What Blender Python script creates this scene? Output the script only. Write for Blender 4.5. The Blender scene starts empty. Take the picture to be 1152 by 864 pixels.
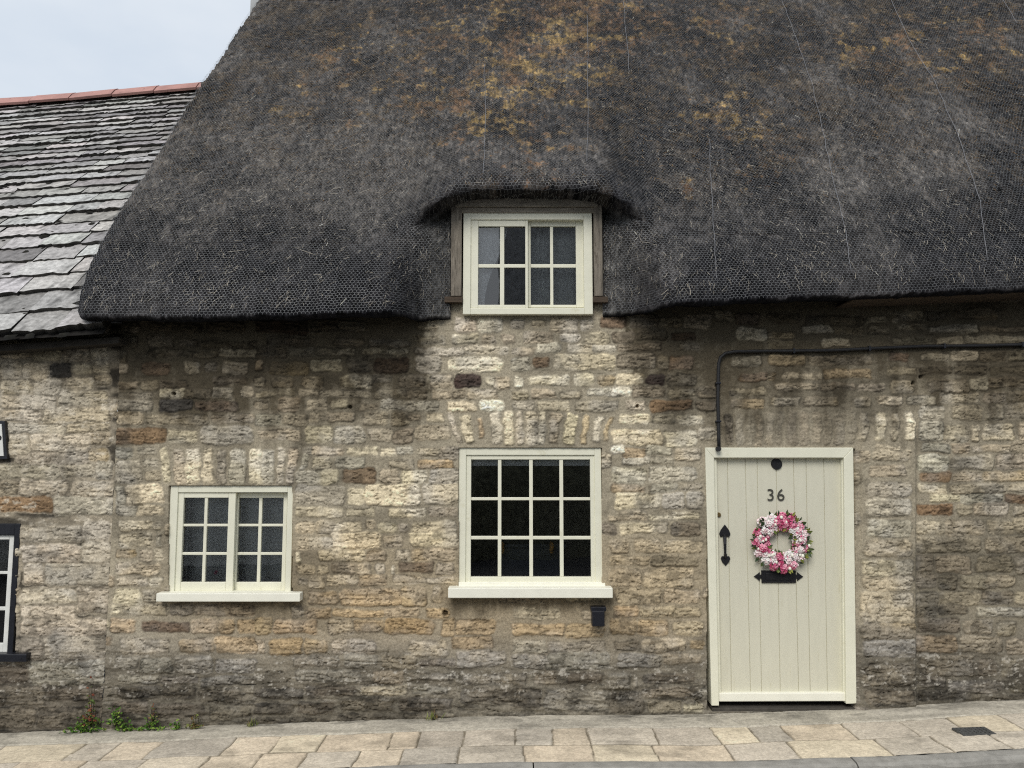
import bpy, bmesh, math, random
import numpy as np
from mathutils import Vector, Matrix

random.seed(7)
RNG = np.random.default_rng(11)
R = math.radians
scene = bpy.context.scene
COL = scene.collection

# ------------------------------------------------------------------ camera
D, ZC, PITCH, F = 5.6, 1.79, R(5.5), 864.0          # distance to the facade, eye height, tilt, focal length (photo px)
CP, SP = math.cos(PITCH), math.sin(PITCH)

def at(u, v, Y=0.0):
    """world point that lies at depth Y on the sight line through photo position u,v"""
    a = (u - 576.0) / F; b = (432.0 - v) / F
    dy = CP - b * SP; dz = SP + b * CP
    t = (Y + D) / dy
    return Vector((a * t, Y, ZC + dz * t))

def project(X, Y, Z):
    yy = Y + D; zz = Z - ZC
    dep = yy * CP + zz * SP; up = -yy * SP + zz * CP
    return 576.0 + F * X / dep, 432.0 - F * up / dep

GS = 0.0333                                           # the street climbs to the right
GX_ = [-8, -5, -3.6, -1.5, 0, 1.4, 2.5, 3.6, 6, 9]; GZ_ = [-.29, -.185, -.135, -.062, -.012, -.008, .030, .095, .19, .28]
def gz(x): return np.interp(x, GX_, GZ_) - .012
def on_ground(u, v):
    a = (u - 576.0) / F; b = (432.0 - v) / F
    dy = CP - b * SP; dz = SP + b * CP
    t = ZC / (GS * a - dz)
    return Vector((a * t, dy * t - D, GS * a * t))

cd = bpy.data.cameras.new('camera'); cam = bpy.data.objects.new('camera', cd); COL.objects.link(cam)
cam.location = (0, -D, ZC); cam.rotation_euler = (R(90) + PITCH, 0, 0)
cd.sensor_width = 36; cd.lens = 27.0; cd.clip_start = .05; cd.clip_end = 2000
scene.camera = cam

# ------------------------------------------------------------------ numpy noise
def vnoise(x, y, seed=0):
    x = np.asarray(x, dtype=np.float64); y = np.asarray(y, dtype=np.float64)
    xi = np.floor(x); yi = np.floor(y)
    fx = x - xi; fy = y - yi
    fx = fx * fx * fx * (fx * (fx * 6 - 15) + 10); fy = fy * fy * fy * (fy * (fy * 6 - 15) + 10)
    xi = xi.astype(np.int64); yi = yi.astype(np.int64)
    def h(i, j):
        n = (i * 374761393 + j * 668265263 + seed * 974634777) & 0xffffffff
        n = ((n ^ (n >> 13)) * 1274126177) & 0xffffffff
        n = n ^ (n >> 16)
        return (n & 0xffffff) / float(0xffffff)
    a = h(xi, yi); b = h(xi + 1, yi); c = h(xi, yi + 1); d = h(xi + 1, yi + 1)
    return (a + (b - a) * fx) * (1 - fy) + (c + (d - c) * fx) * fy

def fbm(x, y, octv=3, seed=0, gain=.5):
    s = 0; amp = 1; tot = 0
    for o in range(octv):
        s = s + amp * (vnoise(x * 2 ** o + 17.3 * o, y * 2 ** o - 9.1 * o, seed + o * 31) - .5) * 2
        tot += amp; amp *= gain
    return s / tot

def sst(a, b, x):
    t = np.clip((x - a) / (b - a), 0, 1)
    return t * t * (3 - 2 * t)

def srgb(r, g, b):
    f = lambda c: ((c / 255 + .055) / 1.055) ** 2.4 if c / 255 > .04045 else c / 255 / 12.92
    return np.array([f(r), f(g), f(b)])

# ------------------------------------------------------------------ mesh helpers
def tag(o, label=None, cat=None, group=None, kind=None):
    if label: o['label'] = label
    if cat: o['category'] = cat
    if group: o['group'] = group
    if kind: o['kind'] = kind
    return o

def attach(o, parent):
    if parent is not None:
        o.parent = parent
        p = parent.location if parent.type == 'EMPTY' else Vector((0, 0, 0))
        o.matrix_parent_inverse = Matrix.Translation(-p)
    return o

def empty(name, loc, label, cat, group=None):
    e = bpy.data.objects.new(name, None); COL.objects.link(e); e.location = loc
    e.empty_display_size = .2
    return tag(e, label, cat, group)

def np_mesh(name, V, Fq, mat, parent=None, col=None, smooth=True):
    """V (n,3), Fq (m,4) or (m,3) index array"""
    V = np.ascontiguousarray(V, dtype=np.float32); Fq = np.ascontiguousarray(Fq, dtype=np.int32)
    k = Fq.shape[1]
    me = bpy.data.meshes.new(name)
    me.vertices.add(len(V)); me.vertices.foreach_set('co', V.ravel())
    me.loops.add(Fq.size); me.loops.foreach_set('vertex_index', Fq.ravel())
    me.polygons.add(len(Fq)); me.polygons.foreach_set('loop_start', np.arange(0, Fq.size, k, dtype=np.int32))
    me.update(calc_edges=True)
    me.polygons.foreach_set('use_smooth', np.full(len(Fq), smooth, dtype=bool))
    if col is not None:
        c4 = np.ones((len(V), 4), dtype=np.float32); c4[:, :3] = col
        a = me.color_attributes.new('Col', 'FLOAT_COLOR', 'POINT'); a.data.foreach_set('color', c4.ravel())
    me.validate(); me.update()
    if mat: me.materials.append(mat)
    o = bpy.data.objects.new(name, me); COL.objects.link(o)
    return attach(o, parent)

def grid_faces(nr, nc):
    i = np.arange(nr * nc).reshape(nr, nc)
    return np.stack([i[:-1, :-1], i[:-1, 1:], i[1:, 1:], i[1:, :-1]], -1).reshape(-1, 4)

class MB:
    """collects bevelled solids, then links them as ONE mesh object"""
    def __init__(s): s.bm = bmesh.new()
    def poly(s, pts, yf, yb, bev=.003):
        """prism: outline pts [(x,z)...] in the facade plane from depth yf back to yb"""
        b = bmesh.new()
        f = [b.verts.new((x, yf, z)) for x, z in pts]; k = [b.verts.new((x, yb, z)) for x, z in pts]
        n = len(pts)
        b.faces.new(f); b.faces.new(k[::-1])
        for i in range(n):
            b.faces.new((f[i], k[i], k[(i + 1) % n], f[(i + 1) % n]))
        bmesh.ops.recalc_face_normals(b, faces=b.faces)
        if bev: bmesh.ops.bevel(b, geom=list(b.edges), offset=bev, segments=2, affect='EDGES', profile=.6)
        s.add(b); return s
    def box(s, x0, x1, y0, y1, z0, z1, bev=.003):
        return s.poly([(x0, z0), (x1, z0), (x1, z1), (x0, z1)], y0, y1, bev)
    def add(s, b):
        me = bpy.data.meshes.new('tmp'); b.to_mesh(me); b.free(); s.bm.from_mesh(me); bpy.data.meshes.remove(me)
    def tube(s, pts, rad, seg=8, cap=True):
        pts = [Vector(p) for p in pts]; rings = []
        rads = rad if isinstance(rad, (list, tuple)) else [rad] * len(pts)
        for i, p in enumerate(pts):
            d = (pts[min(i + 1, len(pts) - 1)] - pts[max(i - 1, 0)]).normalized()
            a = d.cross(Vector((0, 1, .01))); 
            if a.length < .05: a = d.cross(Vector((1, 0, 0)))
            a.normalize(); c = d.cross(a)
            rings.append([s.bm.verts.new(p + (a * math.cos(2 * math.pi * k / seg) + c * math.sin(2 * math.pi * k / seg)) * rads[i]) for k in range(seg)])
        for r0, r1 in zip(rings, rings[1:]):
            for k in range(seg):
                s.bm.faces.new((r0[k], r0[(k + 1) % seg], r1[(k + 1) % seg], r1[k]))
        if cap: s.bm.faces.new(rings[0][::-1]); s.bm.faces.new(rings[-1])
        return s
    def build(s, name, mat, parent=None, smooth=False):
        bmesh.ops.recalc_face_normals(s.bm, faces=s.bm.faces)
        me = bpy.data.meshes.new(name); s.bm.to_mesh(me); s.bm.free()
        if mat: me.materials.append(mat)
        if smooth:
            for p in me.polygons: p.use_smooth = True
        o = bpy.data.objects.new(name, me); COL.objects.link(o)
        return attach(o, parent)

# ------------------------------------------------------------------ materials
def newmat(name):
    m = bpy.data.materials.new(name); m.use_nodes = True
    nt = m.node_tree; nt.nodes.clear()
    out = nt.nodes.new('ShaderNodeOutputMaterial'); p = nt.nodes.new('ShaderNodeBsdfPrincipled')
    nt.links.new(p.outputs[0], out.inputs[0])
    return m, nt, p

def noise_node(nt, scale, detail=4, rough=.6, vec=None, stretch=None):
    n = nt.nodes.new('ShaderNodeTexNoise'); n.inputs['Scale'].default_value = scale
    n.inputs['Detail'].default_value = detail; n.inputs['Roughness'].default_value = rough
    tc = nt.nodes.new('ShaderNodeTexCoord')
    if stretch:
        mp = nt.nodes.new('ShaderNodeMapping'); mp.inputs['Scale'].default_value = stretch
        nt.links.new(tc.outputs['Object'], mp.inputs['Vector']); nt.links.new(mp.outputs[0], n.inputs['Vector'])
    else:
        nt.links.new(tc.outputs['Object'], n.inputs['Vector'])
    return n

def ramp(nt, src, stops):
    r = nt.nodes.new('ShaderNodeValToRGB')
    el = r.color_ramp.elements
    while len(el) < len(stops): el.new(.5)
    for e, (p, c) in zip(el, stops):
        e.position = p; e.color = tuple(c) + (1,) if len(c) == 3 else c
    nt.links.new(src, r.inputs[0]); return r

def mul(nt, a, b, fac=1.0):
    m = nt.nodes.new('ShaderNodeMix'); m.data_type = 'RGBA'; m.blend_type = 'MULTIPLY'; m.inputs[0].default_value = fac
    nt.links.new(a, m.inputs[6]); nt.links.new(b, m.inputs[7]); return m.outputs[2]

def mat_attr(name, rough=.9, lo=.7, hi=1.25, scale=70, bump=.4, bscale=160, bdist=.004, stretch=None, spec=.25):
    """per-vertex surface colour x fine procedural grain, with grain relief"""
    m, nt, p = newmat(name)
    a = nt.nodes.new('ShaderNodeAttribute'); a.attribute_name = 'Col'
    n = noise_node(nt, scale, 5, .65, stretch=stretch)
    rr = ramp(nt, n.outputs[0], [(.3, (lo,) * 3), (.7, (hi,) * 3)])
    nt.links.new(mul(nt, a.outputs[0], rr.outputs[0]), p.inputs['Base Color'])
    b = nt.nodes.new('ShaderNodeBump'); b.inputs['Strength'].default_value = bump; b.inputs['Distance'].default_value = bdist
    n2 = noise_node(nt, bscale, 4, .7, stretch=stretch)
    nt.links.new(n2.outputs[0], b.inputs['Height']); nt.links.new(b.outputs[0], p.inputs['Normal'])
    p.inputs['Roughness'].default_value = rough; p.inputs['Specular IOR Level'].default_value = spec
    return m

def mat_plain(name, rgb, rough=.6, var=.12, scale=12, bump=.05, bscale=60, metal=0, spec=.4, dirt=None, stretch=None):
    m, nt, p = newmat(name)
    n = noise_node(nt, scale, 5, .6, stretch=stretch)
    c = np.array(rgb)
    stops = [(.3, c * (1 - var)), (.7, np.minimum(c * (1 + var * .6), 1))]
    rr = ramp(nt, n.outputs[0], stops)
    colr = rr.outputs[0]
    if dirt:
        n3 = noise_node(nt, dirt[1], 6, .75, stretch=stretch)
        r3 = ramp(nt, n3.outputs[0], [(dirt[2], (1, 1, 1)), (dirt[2] + .12, dirt[0])])
        colr = mul(nt, colr, r3.outputs[0])
    nt.links.new(colr, p.inputs['Base Color'])
    b = nt.nodes.new('ShaderNodeBump'); b.inputs['Strength'].default_value = bump; b.inputs['Distance'].default_value = .004
    n2 = noise_node(nt, bscale, 3, .6, stretch=stretch)
    nt.links.new(n2.outputs[0], b.inputs['Height']); nt.links.new(b.outputs[0], p.inputs['Normal'])
    p.inputs['Roughness'].default_value = rough; p.inputs['Metallic'].default_value = metal
    p.inputs['Specular IOR Level'].default_value = spec
    return m

M_STONE = mat_attr('rubble_stone', .92, .66, 1.28, 80, .55, 190, .005)
M_THATCH = mat_attr('weathered_thatch', 1.0, .42, 1.7, 45, .9, 120, .01, (1.0, .35, .35), .1)
M_STRAW = mat_attr('straw_strand', .9, .8, 1.2, 90, 0, 100, .001)
M_SLATE = mat_attr('stone_slate', .9, .55, 1.3, 26, .6, 70, .006)
M_PAVE = mat_attr('flagstone', .85, .72, 1.2, 55, .45, 140, .003)
M_WIRE = mat_plain('galvanised_wire', (.17, .175, .18), .55, .2, 30, 0, metal=.4)
M_SEAM = mat_plain('galvanised_seam', (.22, .22, .23), .55, .2, 30, 0, metal=.3)
M_CREAM = mat_plain('sage_cream_paint', srgb(226, 224, 204), .42, .05, 9, .1, 35, dirt=((.82, .8, .72), 7, .62))
M_SILL = mat_plain('pale_sill_paint', srgb(236, 234, 219), .45, .05, 9, .12, 40, dirt=((.72, .7, .62), 18, .64))
M_DOOR = mat_plain('door_paint', srgb(208, 205, 186), .45, .04, 6, .1, 28, stretch=(4, 4, .6), dirt=((.88, .86, .8), 5, .6))
M_WOOD = mat_plain('weathered_timber', srgb(126, 118, 106), .9, .5, 6, .9, 40, stretch=(8, 8, 1), dirt=((.28, .25, .22), 10, .56))
M_BEAM = mat_plain('weathered_beam', srgb(138, 130, 117), .9, .42, 6, .8, 40, stretch=(1, 8, 8), dirt=((.3, .27, .24), 14, .62))
M_BOARD = mat_plain('dark_board', srgb(78, 66, 54), .9, .4, 8, .7, 40, stretch=(1, 8, 8))
M_BLACK = mat_plain('black_iron', (.012, .012, .014), .45, .3, 40, .2, 120)
M_BLKPAINT = mat_plain('black_gloss_paint', (.014, .015, .02), .35, .3, 20, .15, 50)
M_WHITE = mat_plain('white_paint', (.72, .72, .68), .5, .08, 15, .1, 40, dirt=((.6, .57, .5), 20, .6))
M_RUBBER = mat_plain('black_cable', (.016, .016, .017), .6, .3, 30, .1, 60)
M_BOX = mat_plain('dark_plastic', (.013, .014, .019), .4, .15, 30, .05, 80)
M_BRASS = mat_plain('aged_brass', (.28, .2, .09), .4, .2, 60, .1, 120, metal=.8)
M_NUM = mat_plain('pewter_numeral', (.10, .095, .08), .4, .2, 60, .1, 120, metal=.4)
M_TERRA = mat_plain('terracotta', srgb(172, 130, 122), .85, .22, 6, .3, 70, dirt=((.55, .5, .48), 9, .6))
M_ROAD = mat_plain('asphalt', (.045, .045, .048), .9, .35, 60, .6, 220)
M_KERB = mat_plain('kerb_stone', srgb(152, 149, 142), .9, .25, 14, .6, 120, dirt=((.6, .58, .55), 25, .6))
M_IRON = mat_plain('cast_iron', (.11, .11, .105), .65, .3, 50, .4, 90, metal=.3)
M_STEP = mat_plain('dark_stone_step', srgb(70, 66, 60), .9, .35, 15, .6, 90)
M_DARKSTONE = mat_plain('sooty_stone', srgb(58, 54, 48), .95, .4, 10, .6, 60)
M_ROOM = mat_plain('room_plaster', (.3, .27, .23), .9, .1, 3, 0)
M_CURTAIN = mat_plain('pale_curtain', (.88, .9, .92), .9, .05, 30, .1, 200)
M_NET = mat_plain('grey_net', (.6, .62, .62), .9, .1, 20, .1, 200)
M_BLIND = mat_plain('grey_blind', (.8, .82, .84), .9, .08, 30, .1, 200)
M_AMBER = mat_plain('amber_reflection', (.75, .38, .08), .3, .2, 40, 0)  # amber of the added stand-ins for reflected vehicle lights
M_DARKREFL = mat_plain('dark_reflection', (.10, .115, .14), .5, .2, 10, .1)  # bluish dark of the added block that mimics a vehicle reflection
M_PINKC = mat_plain('pink_ceramic', (.6, .12, .25), .4, .2, 60, 0)
M_LEAF = mat_attr('leaf', .55, .75, 1.25, 60, .1, 120, .001)
M_PETAL = mat_attr('petal', .65, .88, 1.1, 60, .05, 120, .001)
M_TWIG = mat_plain('twig', (.05, .04, .025), .9, .3, 40, .3)
M_BACKWALL = mat_plain('plain_stone', (.26, .235, .2), .95, .35, 3, .5, 20, stretch=(1, 1, 3))
M_BACKROOF = mat_plain('plain_slate', (.34, .34, .34), .9, .3, 6, .3, 30)
M_PALEWALL = mat_plain('pale_rendered_wall', (.72, .72, .68), .9, .25, 2, .3, 12, stretch=(1, 1, 6))
M_HEDGE = mat_plain('hedge_green', (.15, .15, .10), .9, .6, 9, .8, 14)

def mat_glass():
    m = bpy.data.materials.new('window_glass'); m.use_nodes = True; nt = m.node_tree; nt.nodes.clear()
    out = nt.nodes.new('ShaderNodeOutputMaterial'); mix = nt.nodes.new('ShaderNodeMixShader')
    tr = nt.nodes.new('ShaderNodeBsdfTransparent'); tr.inputs[0].default_value = (.95, .97, .97, 1)
    gl = nt.nodes.new('ShaderNodeBsdfGlossy'); gl.inputs['Roughness'].default_value = .015
    fr = nt.nodes.new('ShaderNodeFresnel'); fr.inputs['IOR'].default_value = 2.15
    b = nt.nodes.new('ShaderNodeBump'); b.inputs['Strength'].default_value = .05; b.inputs['Distance'].default_value = .01
    n = noise_node(nt, 4.5, 2, .5); nt.links.new(n.outputs[0], b.inputs['Height'])
    nt.links.new(b.outputs[0], gl.inputs['Normal']); nt.links.new(fr.outputs[0], mix.inputs[0])
    nt.links.new(tr.outputs[0], mix.inputs[1]); nt.links.new(gl.outputs[0], mix.inputs[2]); nt.links.new(mix.outputs[0], out.inputs[0])
    return m
M_GLASS = mat_glass()

# ------------------------------------------------------------------ stone walls
CODE = {'c': (218, 204, 176), 'C': (228, 214, 180), 'w': (228, 219, 199), 'g': (190, 181, 164), 'n': (190, 176, 152), 't': (192, 170, 136),
        'o': (152, 122, 90), 'O': (190, 163, 121), 'b': (134, 112, 92), 'B': (140, 118, 94), 'R': (80, 62, 57), 'k': (90, 86, 83),
        'd': (156, 144, 125), 'p': (197, 184, 164), 'G': (190, 180, 160)}
def _parse(txt, ou, ov):
    out = []
    for w in txt.split():
        q = w.split(','); x0, y0, x1, y1 = map(float, q[:4]); c = q[4] if len(q) > 4 else 'n'
        out.append(((x0 + x1) / 7.2 + ou, (y0 + y1) / 7.2 + ov, (x1 - x0) / 7.2, (y1 - y0) / 7.2, 0.0, c))
    return out
def _vous(txt, ou, ov):
    out = []
    for w in txt.split():
        q = w.split(','); cx, cy, ww, hh, a = map(float, q[:5])
        out.append((cx / 3.6 + ou, cy / 3.6 + ov, ww / 7.2, hh / 7.2, R(a), q[5]))
    return out

T0 = """470,80,560,120,d 600,80,700,120,d 700,90,820,125,d 840,80,1000,120,d 480,135,560,180,d 600,140,700,180,d 720,150,800,180,d 810,155,930,185,d
940,160,1030,185,d 480,195,520,240 600,190,740,220,d 750,200,880,220 890,190,1030,220 470,245,520,285 580,245,690,290,b 750,240,810,290 830,240,880,285
900,240,1000,290 480,320,560,350 570,315,640,355 650,320,760,350,d 860,300,1000,330,d 475,365,610,388,g 650,355,750,385 765,355,850,390 860,345,945,390
975,340,1030,385 467,395,615,440,g 645,395,780,440,k 790,405,960,440,b 465,450,585,500,c 600,455,845,495 860,455,1030,490 460,515,670,575,o 680,520,800,570
815,505,1025,575,g 475,590,540,630,g 560,590,635,620,g 470,640,575,730,g 580,635,635,670,g 590,685,655,730 470,745,510,820,g 512,740,665,815,c
480,825,550,862,g 558,825,665,862,c"""
T1 = """0,70,210,125,b 230,70,330,115,d 340,75,450,115,d 650,65,740,110 805,65,890,115,p 900,65,995,120,w 50,140,110,175,d 120,145,220,175,d
320,145,440,175 460,150,620,180,d 640,140,760,165 795,133,895,165,c 920,137,970,165 1000,135,1050,165,t 0,185,120,220 140,185,240,215,g 250,185,400,215
430,188,610,212 640,185,840,212 850,175,1020,210,c 0,235,30,275,t 60,240,210,290,t 220,230,345,275 370,220,470,280,d 475,225,610,285,b 645,220,740,285
780,225,1000,280,c 0,305,40,340,d 70,310,150,345 190,300,270,345 345,295,470,345,c 470,295,550,320,g 585,300,680,345 710,298,795,345 810,297,915,348,R
935,305,965,340,c 965,303,1030,350 0,360,85,385 90,355,150,380 170,355,250,380 260,360,460,385,d 490,355,600,390 600,360,690,385 720,358,840,388
850,355,975,390 0,400,50,430 90,390,170,440 205,400,290,440 310,400,370,430 420,410,500,440 510,398,645,440,g 650,400,740,435,g 780,400,890,445,c
905,395,995,440,w 0,455,100,500,g 110,450,210,495 220,450,280,480 290,445,405,485 440,450,530,500 545,450,615,500 620,455,665,480 690,450,765,485
10,515,175,558 200,500,310,562,c 315,505,440,572,g 455,510,560,565,p 560,515,635,570,d 645,505,785,558 235,590,350,620 360,585,490,618,c 500,590,570,620,c
575,585,640,615,g 660,590,740,620 745,585,815,635,d 185,590,225,615,g 225,630,300,672,c 325,625,440,672,g 540,640,640,675,d 660,640,800,672,O
165,680,335,735,c 350,675,480,732,B 500,680,580,732 590,680,690,735,c 705,675,815,735,g 165,745,355,820,g 370,750,440,815,c 445,740,665,820,c
680,740,815,815,c 165,835,350,864,c 365,835,480,864 540,835,690,864,c 700,830,815,864"""
T2 = """0,70,50,110 85,75,130,105 155,68,265,120,c 280,70,320,110,g 355,60,460,100,b 475,50,590,110,d 600,55,680,100 690,50,800,110,d 905,50,1000,90,b
50,125,165,165 205,130,270,158,w 300,125,390,165 410,120,500,160,d 510,115,620,155,d 640,125,740,155,b 910,105,1030,155 0,185,85,210 100,172,200,203,w
235,175,320,200,c 325,175,415,195,w 430,170,600,195,d 680,170,750,195 0,222,72,275,g 90,225,148,265,o 168,215,415,272,C 425,210,580,265,d 590,220,630,270
638,220,725,268,o 890,220,1000,260,g 10,298,45,345,w 65,300,228,335,c 250,290,330,335,c 345,300,410,335,t 420,290,530,335,c 550,290,620,333,R
635,290,745,330 920,285,1037,320,o 0,360,65,388 85,355,180,385 200,355,280,385 305,350,390,380,w 400,350,480,380,w 490,345,620,385,d 640,350,740,380
750,345,825,385 890,345,1030,380 0,395,90,438,g 110,400,235,438,c 260,405,435,438 470,400,545,435,p 565,395,740,438,o 750,400,825,440,d 890,395,1020,430,t
430,450,560,495,c 570,450,660,490,d 675,460,770,495,c 405,520,610,575,C 620,525,745,580,c 755,510,830,565 405,585,450,610,w 450,595,540,625,t
550,585,640,615,g 660,590,760,640 455,630,560,655,w 560,630,650,655,g 405,670,540,730,c 555,665,745,725,g 405,740,540,765,t 565,735,660,765,g
675,735,770,765 420,770,600,835,C 610,775,700,830,g 710,770,775,830,g 440,845,540,864 650,850,760,864,c"""
T3 = """500,40,620,75 760,30,930,68,t 630,40,740,65,d 160,60,380,95,d 0,50,130,85,d 390,60,480,85 0,120,110,145,t 140,100,260,125 270,100,380,130
400,100,490,125 520,90,640,110 650,95,800,120 800,95,850,120 860,100,1037,120 0,155,100,185 220,150,330,180 510,140,665,165,g 680,140,780,170
800,135,1037,165 0,215,145,255,t 160,220,420,255 495,205,570,240,b 620,205,730,235 745,200,850,235 860,200,960,235 980,195,1060,235 0,290,30,315,t
60,285,215,310 230,275,420,305,t 480,265,600,290 620,265,740,290,d 750,260,880,290,d 900,265,1060,290,d 30,330,200,355 215,330,350,355 360,330,475,358,p
505,315,590,365,c 650,315,810,360 820,310,890,350 900,310,1060,345 20,385,130,415 150,385,280,420,t 350,385,410,425 440,385,545,415,c 570,385,670,415,c
690,370,850,405 870,365,960,405 970,360,1060,405 625,425,710,475,g 745,415,870,478 890,415,950,475 960,410,1060,475,p 610,485,710,560,g 715,500,810,565
815,495,860,565 870,490,995,560,c 1010,490,1060,555 625,570,735,608,g 745,570,815,605,t 825,580,980,605 985,560,1060,605 430,580,530,595,c
420,600,570,640 610,620,735,680,w 745,620,920,675,p 935,615,1060,675,p 410,660,550,705 625,690,740,725,o 750,690,870,720 880,685,1060,720,t
610,735,735,775,c 745,735,970,770 980,735,1060,770 400,730,570,790,g 660,775,775,810,c 780,775,960,810,g 970,780,1060,815,o 400,800,570,862,g
600,822,750,860,o 770,820,830,864 835,815,980,864 1000,820,1060,864"""
T4 = """485,25,655,60,c 485,72,615,130,c 630,78,662,130,g 470,140,550,172,O 565,140,615,185,p 625,138,665,185,p 470,195,645,240,c 470,250,605,283,p
610,250,655,285 465,295,570,355,c 580,300,640,350 455,370,490,400,c 500,360,680,400 690,360,780,400,d 790,360,1037,405,d 450,420,550,475,t 580,430,770,470,b
780,425,880,475,t 890,420,950,475,t 960,420,1037,475,t 490,500,690,560 730,500,860,555,t 870,490,1037,560,t 470,570,560,625,g 570,575,700,640,g
710,570,860,640,g 870,580,1037,640,g 480,645,640,680,g 650,650,800,680,g 810,650,1037,690,g 480,690,650,740,d 660,690,800,740,d 810,700,970,760,d
460,750,600,800,d 620,760,830,815,d 850,770,1020,830,d"""
T5 = """165,25,230,70,c 245,25,320,70 325,28,420,60,c 445,20,480,55,c 500,25,570,65,c 640,20,810,65,c 165,90,210,140,p 215,90,305,130,g 310,70,505,130,C
515,80,595,125 630,70,810,122,c 160,150,185,190,w 250,140,440,185,c 450,140,520,185,t 560,140,620,180 630,135,810,185,t 165,200,235,235 245,200,295,235,c
310,195,400,235 415,195,460,245,c 480,200,520,235,g 550,205,565,240,w 580,190,720,230,B 730,195,810,240 170,250,205,285 215,245,275,290,c 285,240,415,280,c
420,245,525,285,t 560,245,690,275 690,250,810,280,p 210,305,335,360,t 345,300,585,360,t 590,290,690,365,t 715,290,760,350 200,375,310,415,t
320,380,520,410,t 520,375,660,410 690,375,780,415,t 0,415,60,475,t 75,425,250,475,t 290,420,395,485 400,420,515,475,t 520,420,720,480,O 750,415,810,490,t
815,420,970,485,t 0,500,30,555 50,500,185,562,O 195,500,285,562,t 305,505,490,560,p 625,505,775,570 800,495,960,540,t 150,570,330,610,g
360,565,495,615,g 510,570,650,620 660,580,800,610,d 810,550,1010,610,g 160,620,420,675,g 470,625,600,680 610,630,700,670 700,640,800,670 840,645,1037,685,c
420,685,620,725,c 640,690,775,725,c 200,690,400,730,d 830,700,1037,760,d 0,700,190,740,d 0,760,150,800,d 170,750,320,800,d 340,740,560,790,d
580,740,800,790,d 0,815,300,850,d 330,805,560,850,d 590,800,820,850,d"""
T6 = """390,0,540,15 550,0,760,15,c 435,30,580,72,c 590,30,625,70 645,28,760,80,d 405,100,480,155 500,95,600,150 620,105,770,150 400,165,550,200
560,165,760,205,d 400,215,520,290 530,215,740,290 420,300,600,360 610,300,760,355 410,370,510,410,t 520,370,760,410 400,415,500,480,t 510,425,630,485,t
650,430,770,480 0,440,210,485,t 215,440,380,490,t 420,510,520,550,d 530,500,700,550 0,505,140,555,g 150,510,380,550,g 0,560,130,620,g 140,555,390,625,g
430,560,600,620,g 610,560,770,600 390,640,480,700,G 220,640,370,680,d 85,630,180,680 0,640,60,690 490,650,520,700 530,640,740,680,d 130,705,390,790,g
0,700,120,780,d 400,710,530,800,d 530,700,750,740 540,750,680,800 685,765,775,800,c"""
T7 = """400,15,570,85,g 390,100,575,160 375,178,578,240,c 378,245,578,300 375,310,585,430 375,435,590,500,t 385,505,595,570,g 380,600,590,690 390,700,590,760
600,25,715,75 720,20,880,80 895,20,1000,75 1005,10,1060,75 600,90,860,150 880,90,1060,150 600,160,670,230,d 680,165,825,235 845,160,995,230 1005,170,1060,235
600,240,680,295,d 690,245,770,300,d 780,240,890,295 890,245,1000,290 600,310,690,410,d 695,310,860,360 870,310,1000,360,d 1010,310,1060,360
700,365,810,400,d 850,375,1060,410,g 610,420,780,470,d 800,425,910,480 930,430,1010,485 600,490,765,555,t 780,490,950,555 970,500,1060,560 620,565,840,650
860,580,930,655 945,580,1015,660 620,655,720,700 730,670,960,715,g 980,680,1060,720 615,710,860,750,d 880,725,1060,760,d"""
VO = (_vous("672,662,40,135,-9,c 730,665,46,138,-5,n 782,662,56,142,-2,c 842,662,44,142,0,n 896,665,40,138,1,g 962,667,68,134,2,g 1040,665,60,140,3,c", 0, 340)
      + _vous("50,665,45,135,3,g 98,665,30,140,4,n 140,665,40,140,6,n 192,640,28,70,10,g 807,508,26,125,-14,p 855,510,42,112,-11,c 907,512,24,84,-9,t 970,510,44,125,-6,g 1022,510,38,130,-4,c", 288, 340)
      + _vous("30,512,26,125,-3,p 80,510,52,130,0,n 122,512,28,130,3,c 172,508,46,120,4,n 238,510,52,125,7,C 297,512,26,118,9,t 347,515,33,112,11,g 388,515,24,105,13,t", 576, 340)
      + _vous("878,515,34,110,-4,d 925,515,36,125,-3,g 965,515,30,125,-3,g 1003,515,32,125,-2,n", 576, 340)
      + _vous("8,510,34,130,-2,n 45,512,30,130,-1,d 100,510,40,128,0,d 148,512,34,126,1,d 195,510,40,124,2,n 240,512,34,124,3,d 290,510,44,124,4,d 340,512,34,120,5,d 385,510,30,110,6,n 452,505,42,112,3,c 508,505,28,100,3,n 568,505,36,116,6,C", 864, 340))
COTTAGE = (VO + _parse(T0, 0, 340) + _parse(T1, 288, 340) + _parse(T2, 576, 340) + _parse(T3, 864, 340)
           + _parse(T4, 0, 580) + _parse(T5, 288, 580) + _parse(T6, 576, 580) + _parse(T7, 864, 580))
N0 = """0,160,115,230 125,150,245,230 255,160,355,245 362,165,440,235 0,240,80,310 90,245,200,310 205,250,290,298,k 300,255,375,290 380,240,440,285 0,320,120,370
130,310,250,375 260,302,372,350 380,295,445,335 0,380,230,430,p 240,362,440,420 0,440,160,480 170,430,440,485 30,495,260,530,p 270,492,440,525 30,540,120,620,p
130,538,370,605,p 375,535,450,580 60,612,360,658,p 365,595,440,645,t -40,655,230,715,p 240,655,380,710,p 385,650,455,720,g 0,725,75,782 80,722,275,782,p
285,730,460,785,p -60,792,210,848,o 220,792,460,860,g"""
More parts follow.
